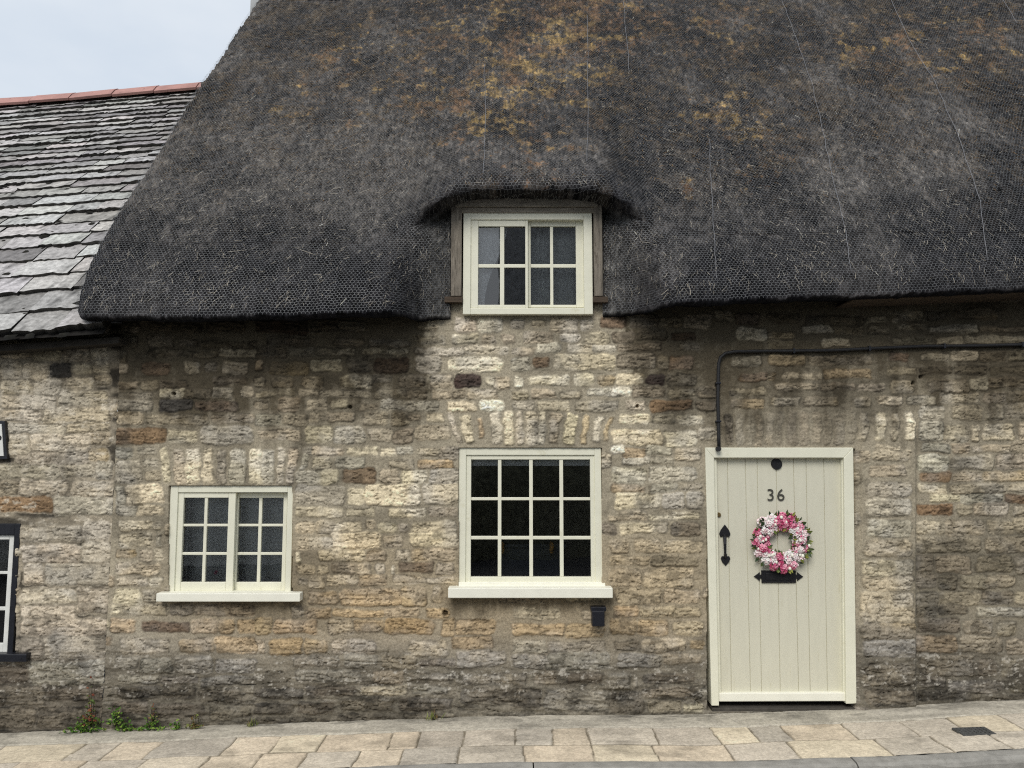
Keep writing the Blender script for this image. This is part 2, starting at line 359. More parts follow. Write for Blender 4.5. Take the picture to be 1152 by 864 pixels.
N4 = """75,45,330,105,p 335,25,445,100,p 85,120,325,190,p 333,110,445,188,g 90,198,170,280,p 180,200,445,280,g 85,300,305,358,p 312,292,435,395,p 85,370,300,412,p
85,422,430,482,p 85,500,170,580,p 180,490,430,580,p -100,600,115,680,d 120,592,430,690,g -100,690,190,770,d 200,695,435,750,d -100,780,145,860,d 155,770,340,862,d
350,760,440,850,d"""
NEIGHBOUR = _parse(N0, 0, 340) + _parse(N4, 0, 580)

OPEN_C = [(190, 547, 328.5, 668), (516.5, 504.5, 677, 663), (795.5, 505, 962, 800), (521, 200, 667, 352)]
OPEN_N = [(-90, 590, 17, 737)]

def stone_wall(name, x0, x1, z0, z1, step, stones, opens, style, parent, y_off=0.0, seed=0):
    rng = np.random.default_rng(seed)
    xs = np.arange(x0, x1 + step * .5, step); zs = np.arange(z0, z1 + step * .5, step)
    X, Z = np.meshgrid(xs, zs)
    U, V = project(X, 0.0, Z)
    nr, nc = X.shape
    Uw = U + 3.0 * fbm(U / 17, V / 13, 2, seed + 1) + 1.0 * fbm(U / 4.6, V / 4.0, 2, seed + 2)
    Vw = V + 2.2 * fbm(U / 21, V / 15, 2, seed + 3) + 1.0 * fbm(U / 4.4, V / 4.2, 2, seed + 4)
    BIG = 50.0
    Dm = np.full(X.shape, BIG); ID = np.full(X.shape, -1, dtype=np.int32)
    cols, hts = [], []
    gap = -.5 if style == 'cottage' else 1.0
    def put(s, check=False):
        cu, cv, hw, hh, a, c = s
        gp = gap + (2.1 if hh > 1.25 * hw and style == 'cottage' else 0)
        hw = hw - gp * .5 if not check else hw; hh = hh - gap * .4
        ex = abs(hw * math.cos(a)) + abs(hh * math.sin(a)) + 9; ez = abs(hh * math.cos(a)) + abs(hw * math.sin(a)) + 9
        p0 = at(cu - ex, cv + ez); p1 = at(cu + ex, cv - ez)
        i0 = max(0, int((p0.x - x0) / step)); i1 = min(nc, int((p1.x - x0) / step) + 2)
        j0 = max(0, int((p0.z - z0) / step)); j1 = min(nr, int((p1.z - z0) / step) + 2)
        if i1 - i0 < 3 or j1 - j0 < 3: return False
        sl = (slice(j0, j1), slice(i0, i1))
        du = Uw[sl] - cu; dv = Vw[sl] - cv
        if a: du, dv = du * math.cos(a) + dv * math.sin(a), -du * math.sin(a) + dv * math.cos(a)
        r = min(4.2, .5 * min(hw, hh))
        qx = np.abs(du) - hw + r; qy = np.abs(dv) - hh + r
        d = np.hypot(np.maximum(qx, 0), np.maximum(qy, 0)) + np.minimum(np.maximum(qx, qy), 0) - r
        if check and (Dm[sl][d < 1.2] < 1.6).any(): return False
        k = len(cols)
        base = srgb(*CODE[c])
        base = base * (1 + rng.uniform(-.2, .16)) * (1 + rng.uniform(-.02, .02, 3))
        lum_ = base.mean() * np.array([1.05, 1.0, .84]); base = base * .74 + lum_ * .26; base = base * 1.04
        cols.append(base); hts.append(rng.uniform(.001, .009) if hh < 1.25 * hw else rng.uniform(.006, .011))
        if hh > 1.25 * hw: cols[-1] = cols[-1] * (1.24 if cu < 760 else 1.08)
        better = d < Dm[sl]
        Dm[sl] = np.where(better, d, Dm[sl]); ID[sl] = np.where(better & (d < 4), k, ID[sl])
        return True
    for s in stones: put(s)
    # fill what is left with smaller stones
    pick = list('nnnngggdcpt' if style == 'cottage' else 'pppgnnd')
    ulo, uhi = U.min(), U.max(); vlo, vhi = V.min(), V.max()
    for k in range(2600):
        big = k < 1500
        hw = rng.uniform(14, 34) if big else rng.uniform(5, 14)
        hh = rng.uniform(6, 9.5) if big else rng.uniform(3.5, 6.5)
        put((rng.uniform(ulo, uhi), rng.uniform(vlo, vhi), hw, hh, 0.0, pick[rng.integers(len(pick))]), True)
    cols.append(srgb(150, 140, 124)); hts.append(0.0)
    cols = np.array(cols); hts = np.array(hts)
    # --- relief
    bury = 1.6 * fbm(U / 30, V / 22, 3, seed + 9)                      # mortar smeared over stone edges
    damp = sst(705, 765, V + 14 * fbm(U / 40, V / 20, 2, seed + 10))
    damp = np.maximum(damp, sst(742, 700, V) * 0)
    d = Dm + bury * .8 + damp * .9 - .5
    if style != 'cottage': d = d - .8
    ins = sst(.9, -1.6, d)
    lay = np.tanh(2.2 * fbm(U / 22, V / 2.9, 3, seed + 20)) * .6                           # bedding layers of the limestone
    pit = fbm(U / 6.5, V / 4.0, 3, seed + 21, .6)
    fine = fbm(U / 2.6, V / 2.1, 2, seed + 22)
    chip = np.abs(fbm(U / 14, V / 4.6, 3, seed + 24))                  # ridged: broken faces
    rock = .0050 * lay + .0042 * pit + .0036 * fine - .009 * sst(.10, 0.0, chip)
    h_st = hts[ID] + rock + .003 * sst(0, -4, d)
    h_mo = .0035 * fbm(U / 12, V / 9, 3, seed + 30) + .002 * fbm(U / 2.4, V / 2.4, 2, seed + 31)
    H = h_mo * (1 - ins) + h_st * ins
    crack = sst(.05, 0, np.abs(fbm(U / 45, V / 9, 2, seed + 33))) * sst(.1, .5, fbm(U / 50, V / 40, 2, seed + 34))
    H = H - .020 * crack * (damp * .8 + .2)
    H = H + damp * .013 * fbm(U / 26, V / 4.6, 5, seed + 35, .62) + .012 * sst(760, 815, V)
    if style == 'cottage':
        pier = sst(966, 970, U) * sst(1031, 1028, U) * sst(468, 474, V)
        H = H + .018 * pier - .014 * sst(1029, 1033, U) * sst(470, 540, V)
        H = H + .02 * sst(1.5, -1.5, np.maximum(np.abs(U - 696) - 12.5, np.abs(V - 766) - 8.5))   # one stone left standing proud
    # --- colour
    mort = srgb(160, 152, 136) if style == 'cottage' else srgb(160, 151, 136)
    mc = mort[None, None, :] * (1 + .18 * fbm(U / 26, V / 20, 3, seed + 40) + .10 * fine)[..., None]
    sc = cols[ID]
    tint = 1 + .20 * lay + .26 * pit + .20 * fine
    sc = sc * tint[..., None]
    grey = sc.mean(-1, keepdims=True)
    gm = sst(-.1, .5, fbm(U / 34, V / 30, 3, seed + 41))[..., None] * .45
    sc = sc * (1 - gm) + grey * np.array([1.03, 1., .95]) * gm
    dirt = sst(.12, .5, pit * .6 + fbm(U / 19, V / 12, 3, seed + 42) * .9)
    sc = sc * (1 - .42 * dirt[..., None])                               # grime lodged in broken faces
    sc = sc * (1 - .45 * sst(.10, 0.0, chip)[..., None])
    insc = sst(1.3, -1.2, d)[..., None]
    C = mc * (1 - insc) + sc * insc
    edge = (sst(1.9, 0, np.abs(d + .2)) * sst(-.35, .35, fbm(U / 15, V / 9, 3, seed + 44)))[..., None]
    C = C * (1 - .44 * edge)                                           # dirt caught along the open joints
    if style != 'cottage':
        wl = sst(.18, .5, fbm(U / 9, V / 5, 4, seed + 50, .65)) * sst(740, 600, V) * sst(400, 430, V)
        C = C * (1 - .55 * wl[..., None]) + .55 * wl[..., None] * srgb(222, 214, 200)
        C = C * (1 - .8 * sst(.8, 2.2, d) * sst(-.2, .4, fbm(U / 30, V / 12, 2, seed + 52)))[..., None] * np.array([1, 1, 1.])
    # warm ochre lower middle of the cottage wall
    if style == 'cottage':
        wm = sst(560, 640, V) * sst(760, 700, V) * sst(130, 300, U) * sst(1000, 720, U)
        C = C * (1 - wm[..., None] * (1 - np.array([.93, .85, .75])) * .62)
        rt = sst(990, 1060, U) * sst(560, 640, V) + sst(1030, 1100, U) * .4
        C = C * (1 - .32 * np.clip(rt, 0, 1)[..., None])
        ar = (sst(820, 832, U) * sst(972, 960, U) * sst(458, 466, V) * sst(503, 498, V))[..., None]
        C = C * (1 - .55 * ar) + .55 * ar * mc * .84                       # thin wash of mortar over the arch above the door
        H = H * (1 - .45 * ar[..., 0])
    grime = sst(.0, .45, fbm(U / 70, V / 45, 4, seed + 58, .6) + .25 * pit)[..., None]
    C = C * (1 - .34 * grime)
    # soot and algae runs below the eaves, washed clean under the little upper window
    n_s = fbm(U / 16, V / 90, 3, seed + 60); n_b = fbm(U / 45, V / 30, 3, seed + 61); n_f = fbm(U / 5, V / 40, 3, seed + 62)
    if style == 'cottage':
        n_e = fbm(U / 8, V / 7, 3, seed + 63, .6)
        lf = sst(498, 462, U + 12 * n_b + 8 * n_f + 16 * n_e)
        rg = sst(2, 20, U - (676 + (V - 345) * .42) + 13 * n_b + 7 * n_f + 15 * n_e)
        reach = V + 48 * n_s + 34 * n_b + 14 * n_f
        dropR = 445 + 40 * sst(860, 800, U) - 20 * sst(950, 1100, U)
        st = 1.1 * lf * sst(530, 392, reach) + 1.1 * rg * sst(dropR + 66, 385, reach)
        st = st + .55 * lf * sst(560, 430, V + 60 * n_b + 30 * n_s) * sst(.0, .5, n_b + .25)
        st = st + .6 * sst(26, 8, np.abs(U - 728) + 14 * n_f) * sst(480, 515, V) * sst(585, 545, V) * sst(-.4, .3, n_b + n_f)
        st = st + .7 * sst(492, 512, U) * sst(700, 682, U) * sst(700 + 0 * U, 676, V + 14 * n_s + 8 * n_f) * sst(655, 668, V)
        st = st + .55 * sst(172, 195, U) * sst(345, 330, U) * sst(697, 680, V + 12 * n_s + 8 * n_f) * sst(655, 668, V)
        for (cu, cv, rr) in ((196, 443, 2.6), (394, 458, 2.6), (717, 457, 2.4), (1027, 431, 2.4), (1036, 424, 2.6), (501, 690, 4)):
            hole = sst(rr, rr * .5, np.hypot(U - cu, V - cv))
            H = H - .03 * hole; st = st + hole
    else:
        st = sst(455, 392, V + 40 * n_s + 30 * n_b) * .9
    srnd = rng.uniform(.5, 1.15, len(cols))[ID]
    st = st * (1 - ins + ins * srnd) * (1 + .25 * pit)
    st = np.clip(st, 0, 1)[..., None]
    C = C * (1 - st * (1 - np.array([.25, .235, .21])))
    wmz = sst(735, 680, V + 12 * n_b)[..., None]
    C = C * (1 + wmz * (np.array([1.07, 1.045, .975]) - 1))
    # damp, dirt and black algae along the foot of the wall
    dm = (damp * (.82 + .35 * fbm(U / 24, V / 8, 3, seed + 70)))[..., None]
    C = C * (1 - dm * (1 - np.array([.42, .415, .405])))
    bl = (sst(.02, .28, fbm(U / 26, V / 6, 5, seed + 71, .68) + .25 * pit) * sst(735, 785, V + 20 * n_b) * (.7 + .5 * fine))[..., None].clip(0, 1)
    C = C * (1 - .72 * bl)
    wh = sst(.30, .55, fbm(U / 5, V / 3.5, 3, seed + 72, .7) + .25 * fbm(U / 40, V / 12, 2, seed + 73)) * sst(725, 745, V) * sst(800, 765, V)
    C = C * (1 - .6 * wh[..., None]) + .6 * wh[..., None] * srgb(196, 190, 178)
    # --- openings
    keep = np.ones((nr, nc), dtype=bool); hole_mask = np.zeros((nr, nc), dtype=bool)
    for (a, b, c2, d2) in opens:
        hole_mask |= (U > a) & (U < c2) & (V > b) & (V < d2)
    Y = -H + y_off
    Y = np.where(hole_mask, .16, Y)
    V3 = np.stack([X, Y, Z], -1).reshape(-1, 3)
    Fq = grid_faces(nr, nc)
    hm = hole_mask.ravel()[Fq]
    Fq = Fq[~hm.all(1)]
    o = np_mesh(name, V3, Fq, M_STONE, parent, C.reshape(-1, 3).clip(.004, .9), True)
    return o

XJ = at(125.5, 600).x          # the straight joint between the two houses
cottage = empty('thatched_cottage', (0, 0, 0), 'stone cottage with dark thatched roof, cream windows and door numbered 36', 'cottage')
house = empty('slate_roofed_house', (XJ - 1.5, 0, gz(XJ - 1.5)), 'older stone house at the left with stone slate roof and red ridge tiles', 'house')
STEP = .0062
stone_wall('wall', XJ, 5.0, -.35, 3.05, STEP, COTTAGE, OPEN_C, 'cottage', cottage, 0.0, 3)
stone_wall('wall', -5.2, XJ - .002, -.4, 2.78, STEP, NEIGHBOUR, OPEN_N, 'neighbour', house, .006, 55)

# gable wall of the cottage above the lower house, and the unseen sides
def gable_poly(x, y0, y1, z0, z1, apex_y, apex_z): return [(y0, z0), (y1, z0), (y1, z1), (apex_y, apex_z), (y0, z1)]

# ------------------------------------------------------------------ thatch
YLIP = -.36
EAVE = [(40, 353), (88, 356), (130, 358), (200, 357.5), (300, 356), (400, 353), (470, 349), (505, 346.5), (590, 346), (680, 345), (760, 341), (860, 337.5),
        (960, 333.5), (1152, 325), (1330, 318), (1700, 306)]
ex = np.array([at(u, v, YLIP).x for u, v in EAVE]); ez = np.array([at(u, v, YLIP).z for u, v in EAVE])
XV0 = at(79, 340, -.30).x
def z_eave(x): return np.interp(x, ex, ez) + .13 * (1 - np.sqrt(np.maximum(1 - np.clip((XV0 + .16 - np.asarray(x)) / .16, 0, 1) ** 2, 0))) + .010 * fbm(np.asarray(x) / .35, 0 * np.asarray(x), 3, 199) + .005 * fbm(np.asarray(x) / .035, 0 * np.asarray(x), 2, 198)
XV = XV0                     # left verge
# pitch so that the verge passes the traced upper point
ptop = None
for k in range(400):
    Yk = 1.5 + k * .01
    p = at(279, 13, Yk)
    if p.x <= XV: ptop = p; break
CR = .36
htop_ = ptop.z - float(z_eave(XV + .3))
TANP = (math.sqrt(htop_ ** 2 + CR ** 2) - CR) / (ptop.y - .06 - YLIP)
RIDGE_Y = ptop.y + .55
CREASE = [(400, 272), (430, 263), (450, 255), (475, 243), (495, 234), (510, 227.5), (522, 223.5), (545, 221.5), (590, 220.8), (640, 221.3), (668, 223.5),
          (682, 229), (700, 236), (725, 245), (755, 254), (800, 264)]
cxs = np.array([at(u, v, -.16).x for u, v in CREASE]); czs = np.array([at(u, v, -.16).z for u, v in CREASE])
def z_crease(x): return np.interp(x, cxs, czs)
XWL, XWR = at(508, 280, -.03).x, at(677.5, 280, -.03).x
XHL, XHR = at(410, 280, -.2).x, at(776, 280, -.2).x
XM = .5 * (XWL + XWR)

def thatch_Y(X, h):
    """depth of the thatch surface, h metres above the eaves line"""
    Zh = z_eave(X) + h
    c = CR
    base = YLIP + (np.sqrt(h * h + c * c) - c) / TANP
    # soft unevenness of the coat
    base = base + .030 * fbm(X / .9, h / .8, 2, 201) + .012 * fbm(X / .22, h / .30, 2, 202)
    # verge rolls back at the left end
    e = np.clip((XV + .22 - X) / .22, 0, 1)
    base = base + .24 * (1 - np.sqrt(np.maximum(1 - e * e, 0)))
    # cheeks curling in to the upper window
    dist = np.where(X <= XM, XWL - X, X - XWR)
    k = sst(.46, .17, dist + .03 * fbm(X / .15, h / .2, 2, 205))
    flat = -.075 + .05 * sst(.16, .0, dist) + .10 * np.clip(h - .55, 0, 1)
    cheek = base * (1 - k) + np.maximum(base, flat) * k
    cheek = np.where(dist < 0, np.maximum(cheek, .10), cheek)
    # hood over the window
    A = .56 * (sst(XHL, XWL + .06, X) * sst(XHR, XWR - .06, X)) ** 1.8
    hh = Zh - z_crease(X)
    hp = np.maximum(hh, 0)
    g = np.clip(1 - hp / 1.5, 0, 1) ** 1.6
    lip = np.clip(1 - hp / .34, 0, 1)
    hood = base - A * g + A * .46 * (1 - np.sqrt(np.maximum(1 - lip ** 2, 0)))
    # old sag line running up from the left shoulder of the hood
    wd = .010 + .17 * (1 - A / .56) ** 1.3
    t = sst(-wd, wd, hh)
    Y = cheek * (1 - t) + hood * t
    return Y, hh

H_TOP = (RIDGE_Y - YLIP) * TANP + CR * .8
xs = np.concatenate([np.arange(XV, 6.9, .0088)])
hs = np.concatenate([[0.0], np.arange(.006, 4.5, .0075), np.linspace(4.52, H_TOP, 24)])
Xg, Hg = np.meshgrid(xs, hs)
Yg, HH = thatch_Y(Xg, Hg)
Zg = z_eave(Xg) + Hg
# bottom lip rounding and shaggy relief
Nn = .016 * fbm(Xg / .06, Hg / .05, 3, 210, .6) + .010 * fbm(Xg / .018, Hg / .05, 2, 211)
Nn = Nn + .010 * np.abs(fbm(Xg / .10, Hg / .035, 2, 212))
upz = sst(300, 120, project(Xg, Yg, Zg)[1])
Nn = Nn + upz * (.016 * np.maximum(fbm(Xg / .085, Hg / .055, 3, 214, .6), -.2) + .008 * fbm(Xg / .03, Hg / .02, 2, 215))
Ns = np.hypot(1, TANP)
Yg = Yg - Nn * TANP / Ns; Zg = Zg + Nn / Ns
UU, VV = project(Xg, Yg, Zg)
# colour of the coat: dark weathered reed, brown and ochre lichen crust in patches higher up
def spot(u, v, ru, rv): return np.exp(-(((UU - u) / ru) ** 2 + ((VV - v) / rv) ** 2))
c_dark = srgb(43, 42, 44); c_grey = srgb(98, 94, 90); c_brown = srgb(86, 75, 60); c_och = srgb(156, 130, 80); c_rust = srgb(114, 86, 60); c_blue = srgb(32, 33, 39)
g1 = 1.5 * fbm(Xg / .5, Hg / .6, 4, 220); g2 = fbm(Xg / .06, Hg / .07, 3, 221, .6); g3 = fbm(Xg / .012, Hg / .05, 2, 222); g4 = fbm(Xg / .16, Hg / .14, 3, 223)
tv = np.clip(.30 + .5 * g1 + .35 * g3 + .25 * g2 + .9 * (spot(250, 230, 170, 110) * .5 + spot(430, 205, 75, 75) * 1.0 + spot(960, 270, 130, 60) * .5), 0, 1)[..., None]
Ct = c_dark * (1 - tv) + c_grey * tv
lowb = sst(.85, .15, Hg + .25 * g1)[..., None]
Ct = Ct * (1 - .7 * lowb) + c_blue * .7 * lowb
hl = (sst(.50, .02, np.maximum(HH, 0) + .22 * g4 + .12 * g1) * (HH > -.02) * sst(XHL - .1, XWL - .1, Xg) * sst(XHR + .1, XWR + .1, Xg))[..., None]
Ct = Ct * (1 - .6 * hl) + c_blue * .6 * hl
upper = sst(300, 60, VV + 40 * g1)
br = np.clip(sst(-.15, .5, g4 + .3 * g2) * upper * .65, 0, 1)[..., None]
Ct = Ct * (1 - br) + (c_brown * (1 + .4 * g2[..., None])) * br
om = (spot(640, 10, 120, 45) + .9 * spot(630, 75, 70, 60) + .8 * spot(545, 135, 60, 45) + .6 * spot(480, 60, 90, 60) + 1.0 * spot(815, 128, 48, 24) + .35 * spot(860, 180, 60, 50)
      + .62 * spot(1000, 60, 90, 40) + .55 * spot(1100, 40, 70, 40) + .5 * spot(820, 30, 90, 40) + .45 * spot(600, 175, 60, 40) + .5 * spot(372, 70, 40, 22) + .35 * spot(350, 120, 80, 40) + .5 * spot(773, 215, 9, 17) + .4 * spot(860, 203, 14, 10))
g5 = fbm(Xg / .032, Hg / .026, 3, 226, .6)
ot = np.clip(sst(.32, .68, om * .46 + .36 * g4 + .35 * g2 + .5 * g5) * sst(.06, .3, om), 0, 1)[..., None]
mixr = sst(-.3, .4, fbm(Xg / .25, Hg / .2, 3, 224))[..., None]
Ct = Ct * (1 - .7 * ot) + ((c_och * mixr + c_rust * (1 - mixr)) * (1 + .5 * g2[..., None])) * .7 * ot
Ct = Ct * (.84 + .55 * g3 + .6 * g2 + .35 * g1)[..., None].clip(.15, 3)
ck = np.exp(-((np.clip(np.minimum(np.abs(Xg - XWL), np.abs(Xg - XWR)), 0, 2) - .06) / .13) ** 2) * (HH < 0)
ck = (ck * (.75 + .5 * g2))[..., None].clip(0, 1)                      # pale cut reed ends, with the light on the cheeks painted in
Ct = Ct * (1 - .75 * ck) + srgb(112, 110, 106) * (1 + .6 * g3[..., None]) * .75 * ck
nr, nc = Xg.shape
inwin = (Xg > XWL + .012) & (Xg < XWR - .012) & (HH < -.03)
P = np.stack([Xg, Yg, Zg], -1)
# underside rows, from the wall out to the lip
und = []
for (yy, dz) in ((.12, .05), (-.05, .035), (-.18, .012), (-.29, -.012), (-.345, -.012)):
    x = xs; y = np.where(yy > -.3, yy, YLIP + .02) + 0 * x
    off = Yg[0] - YLIP
    und.append(np.stack([x, np.maximum(y + np.maximum(off, 0) * (1 if yy < -.1 else .3), Yg[0] + .01), z_eave(x) + dz + .008 * fbm(x / .05, x * 0, 2, 230)], -1))
und = np.array(und)
# ridge and rear slope
rear = []
for k in range(1, 9):
    t = k / 8
    rear.append(np.stack([xs, RIDGE_Y + t * 3.4 + 0 * xs, z_eave(xs) + H_TOP + .12 * (1 - t) - t * 3.4 * TANP], -1))
full = np.concatenate([und, P, np.array(rear)], 0)
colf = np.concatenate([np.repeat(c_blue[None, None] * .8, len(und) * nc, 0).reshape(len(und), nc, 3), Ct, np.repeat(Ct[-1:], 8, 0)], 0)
# closed verge: two columns going in behind the left edge
v1 = full[:, :1].copy(); v1[..., 1] += .22; v1[..., 0] += .01
v2 = full[:, :1].copy(); v2[..., 1] += .30; v2[..., 0] += .30; v2[..., 2] -= .05
full = np.concatenate([v2, v1, full], 1); colf = np.concatenate([colf[:, :1], colf[:, :1], colf], 1)
mask = np.zeros(full.shape[:2], dtype=bool); mask[len(und):len(und) + nr, 2:] = inwin
mask[:len(und) + 1, 2:] |= ((xs > XWL + .012) & (xs < XWR - .012))[None]
Fq = grid_faces(*full.shape[:2]); Fq = Fq[~mask.ravel()[Fq].all(1)]
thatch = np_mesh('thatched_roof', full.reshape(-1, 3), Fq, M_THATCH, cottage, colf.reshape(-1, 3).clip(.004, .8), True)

# regular sampler over the part of the coat that faces the street
dh = .0075
hs_r = np.arange(0, 4.5, dh); Xr, Hr = np.meshgrid(xs, hs_r)
Yr, HHr = thatch_Y(Xr, Hr); Zr = z_eave(Xr) + Hr
Pr = np.stack([Xr, Yr, Zr], -1)
Tx = np.gradient(Pr, axis=1); Th = np.gradient(Pr, axis=0)
Nr = np.cross(Tx, Th); Nr /= np.linalg.norm(Nr, axis=-1, keepdims=True) + 1e-9
Nr *= np.where((Nr[..., 1:2] > 0), -1, 1)
Tn = Th / (np.linalg.norm(Th, axis=-1, keepdims=True) + 1e-9)
def samp(arr, x, h):
    fi = np.clip((x - xs[0]) / .0088, 0, len(xs) - 1.001); fj = np.clip(h / dh, 0, len(hs_r) - 1.001)
    i = fi.astype(int); j = fj.astype(int); a = (fi - i)[..., None]; b = (fj - j)[..., None]
    return (arr[j, i] * (1 - a) + arr[j, i + 1] * a) * (1 - b) + (arr[j + 1, i] * (1 - a) + arr[j + 1, i + 1] * a) * b
def near(arr, x, h):
    return arr[np.clip(np.rint(h / dh).astype(int), 0, len(hs_r) - 1), np.clip(np.rint((x - xs[0]) / .0088).astype(int), 0, len(xs) - 1)]
WINDOW_R = (Xr > XWL - .01) & (Xr < XWR + .01) & (HHr < .0)

# wire netting over the thatch: a real hexagonal mesh of wires
A_ = .0265
sl = math.sin(math.atan(TANP))
ry = A_ * .866 * sl
nxh = int((5.6 - XV) / A_); nyh = int(4.4 / ry)
ii, jj = np.meshgrid(np.arange(nxh), np.arange(nyh))
bx = XV + .02 + A_ * (ii + .5 * (jj % 2)); bh = .01 + ry * jj
r_ = A_ / math.sqrt(3)
up = (bx, bh + r_ * sl)             # hexagon corners: top, upper left, lower left
ul = (bx - A_ / 2, bh + r_ * .5 * sl); ll = (bx - A_ / 2, bh - r_ * .5 * sl); ur = (bx + A_ / 2, bh + r_ * .5 * sl)
segs = []
for (p, q) in ((up, ul), (ul, ll), (up, ur)):
    segs.append(np.stack([p[0], p[1], q[0], q[1]], -1).reshape(-1, 4))
S = np.concatenate(segs); S = S[(S[:, 1] > 0.004) & (S[:, 3] > .004)]
S = S[np.abs(project(S[:, 0], (S[:, 1] / TANP - .36), z_eave(S[:, 0]) + S[:, 1])[0] - 576) < 720]
wob = lambda x, h, s: .004 * fbm(x / .12, h / .12, 2, s)
S[:, 0] += wob(S[:, 0], S[:, 1], 300); S[:, 2] += wob(S[:, 2], S[:, 3], 300)
bad = near(WINDOW_R, S[:, 0], S[:, 1]) | near(WINDOW_R, S[:, 2], S[:, 3])
hha = near(HHr, S[:, 0], S[:, 1]); hhb = near(HHr, S[:, 2], S[:, 3])
S = S[~bad & ((hha > 0) == (hhb > 0))]
def ribbons(S, width, lift):
    a = samp(Pr, S[:, 0], S[:, 1]); b = samp(Pr, S[:, 2], S[:, 3]); n = samp(Nr, S[:, 0], S[:, 1])
    a = a + n * lift; b = b + n * lift
    d = b - a; s = np.cross(d, n); s /= np.linalg.norm(s, axis=-1, keepdims=True) + 1e-9
    s *= width / 2
    V = np.stack([a - s, a + s, b + s, b - s], 1).reshape(-1, 3)
    return V, np.arange(len(V)).reshape(-1, 4)
V_, F_ = ribbons(S, .0018, .021)
net = np_mesh('wire_netting', V_, F_, M_WIRE, thatch, None, False)

# loose straws and reed ends
N = 120000
sx = RNG.uniform(XV + .03, 5.6, N); sh = RNG.uniform(.07, 4.4, N)
hq = near(HHr, sx, sh); fl_ = (sx > XHL - .1) & (sx < XHR + .1) & (hq > -.06) & (hq < .07)
ok = ~near(WINDOW_R, sx, sh) & ~fl_; sx, sh = sx[ok], sh[ok]; N = len(sx)
p = samp(Pr, sx, sh); n = samp(Nr, sx, sh); t = samp(Tn, sx, sh); side = np.cross(t, n)
uu, vv = project(p[:, 0], p[:, 1], p[:, 2])
ang = RNG.normal(0, .5, N) + .35 * fbm(sx / .8, sh / .8, 2, 310) - .5 * np.exp(-((uu - 330) / 170) ** 2)
L = RNG.uniform(.018, .065, N) * np.where(RNG.random(N) < .015, 2.2, 1); Wd = RNG.uniform(.0012, .0034, N)
dirv = -t * np.cos(ang)[:, None] + side * np.sin(ang)[:, None]
liftv = RNG.uniform(.0, .35, N)
b = p + n * .016; e = p + dirv * L[:, None] + n * (.020 + liftv * L * .6)[:, None]
sd = np.cross(dirv, n); sd /= np.linalg.norm(sd, axis=-1, keepdims=True); sd *= Wd[:, None] / 2
V_ = np.stack([b - sd, b + sd, e + sd * .6, e - sd * .6], 1).reshape(-1, 3)
q = RNG.random(N)
dens = .5 + .5 * fbm(sx / .35, sh / .35, 3, 311)
light = q < (.06 + .36 * np.clip(dens, 0, 1) ** 2)
up_ = sst(250, 70, vv)
cs = np.where(light[:, None], srgb(164, 156, 142), srgb(42, 40, 40))
warm = (RNG.random(N) < .35 * up_)
cs = np.where(warm[:, None], srgb(128, 102, 66), cs)
rare = RNG.random(N) < .0022; cs = np.where(rare[:, None], srgb(225, 220, 205), cs)
cs = cs * RNG.uniform(.45, 1.4, N)[:, None]
straw = np_mesh('loose_straw', V_, np.arange(len(V_)).reshape(-1, 4), M_STRAW, thatch, np.repeat(cs, 4, 0).clip(.004, .9), False)
straw['kind'] = 'stuff'

# seams where the lengths of netting are wired together
SEAMS = [[(878, 0), (893, 40), (912, 95), (922, 140), (935, 200), (950, 265), (958, 320)], [(1000, 0), (1025, 55), (1050, 95), (1078, 160), (1100, 230), (1110, 310)],
         [(797, 160), (799, 215), (804, 290), (806, 325)], [(661, 20), (661, 110), (660, 200)], [(700, 0), (706, 55), (708, 90)], [(1125, 0), (1146, 35)], [(545, 75), (546, 150), (544, 210)]]
def hit_roof(u, v):
    """first point of the coat met along the sight line"""
    for k in range(0, 500):
        Y = -.95 + k * .01
        p = at(u, v, Y)
        h = p.z - float(z_eave(p.x))
        if h < 0: continue
        yy, _ = thatch_Y(np.array([[p.x]]), np.array([[h]]))
        if yy[0, 0] <= Y: return Vector((p.x, yy[0, 0], p.z))
    return None
for s in SEAMS:
    pts = []
    for (a, b_), (c, d_) in zip(s, s[1:]):
        for k in range(6):
            q = hit_roof(a + (c - a) * k / 6 + random.uniform(-.8, .8), b_ + (d_ - b_) * k / 6)
            if q is not None: pts.append(q + Vector((0, -.022, .016)))
    if len(pts) > 2: MB().tube(pts, .0022, 5).build('netting_seam', M_SEAM, thatch, True)

# ------------------------------------------------------------------ windows
def rect(u0, v0, u1, v1, Y):
    p = [at(u0, v0, Y), at(u1, v0, Y), at(u0, v1, Y), at(u1, v1, Y)]
    return (p[0].x + p[2].x) / 2, (p[1].x + p[3].x) / 2, (p[2].z + p[3].z) / 2, (p[0].z + p[1].z) / 2   # x0,x1,z0,z1

def ring(mb, o, i, yf, yb, bev=.003):
    """four members between outer and inner rectangles (x0,x1,z0,z1), butted end to end"""
    mb.box(o[0], i[0], yf, yb, o[2], o[3], bev); mb.box(i[1], o[1], yf, yb, o[2], o[3], bev)
    mb.box(i[0], i[1], yf + .001, yb, o[2], i[2], bev); mb.box(i[0], i[1], yf + .001, yb, i[3], o[3], bev)

def glass(r, y, name, parent):
    np_mesh(name, np.array([(r[0], y, r[2]), (r[1], y, r[2]), (r[1], y, r[3]), (r[0], y, r[3])]), np.array([(0, 1, 2, 3)]), M_GLASS, parent, None, False)

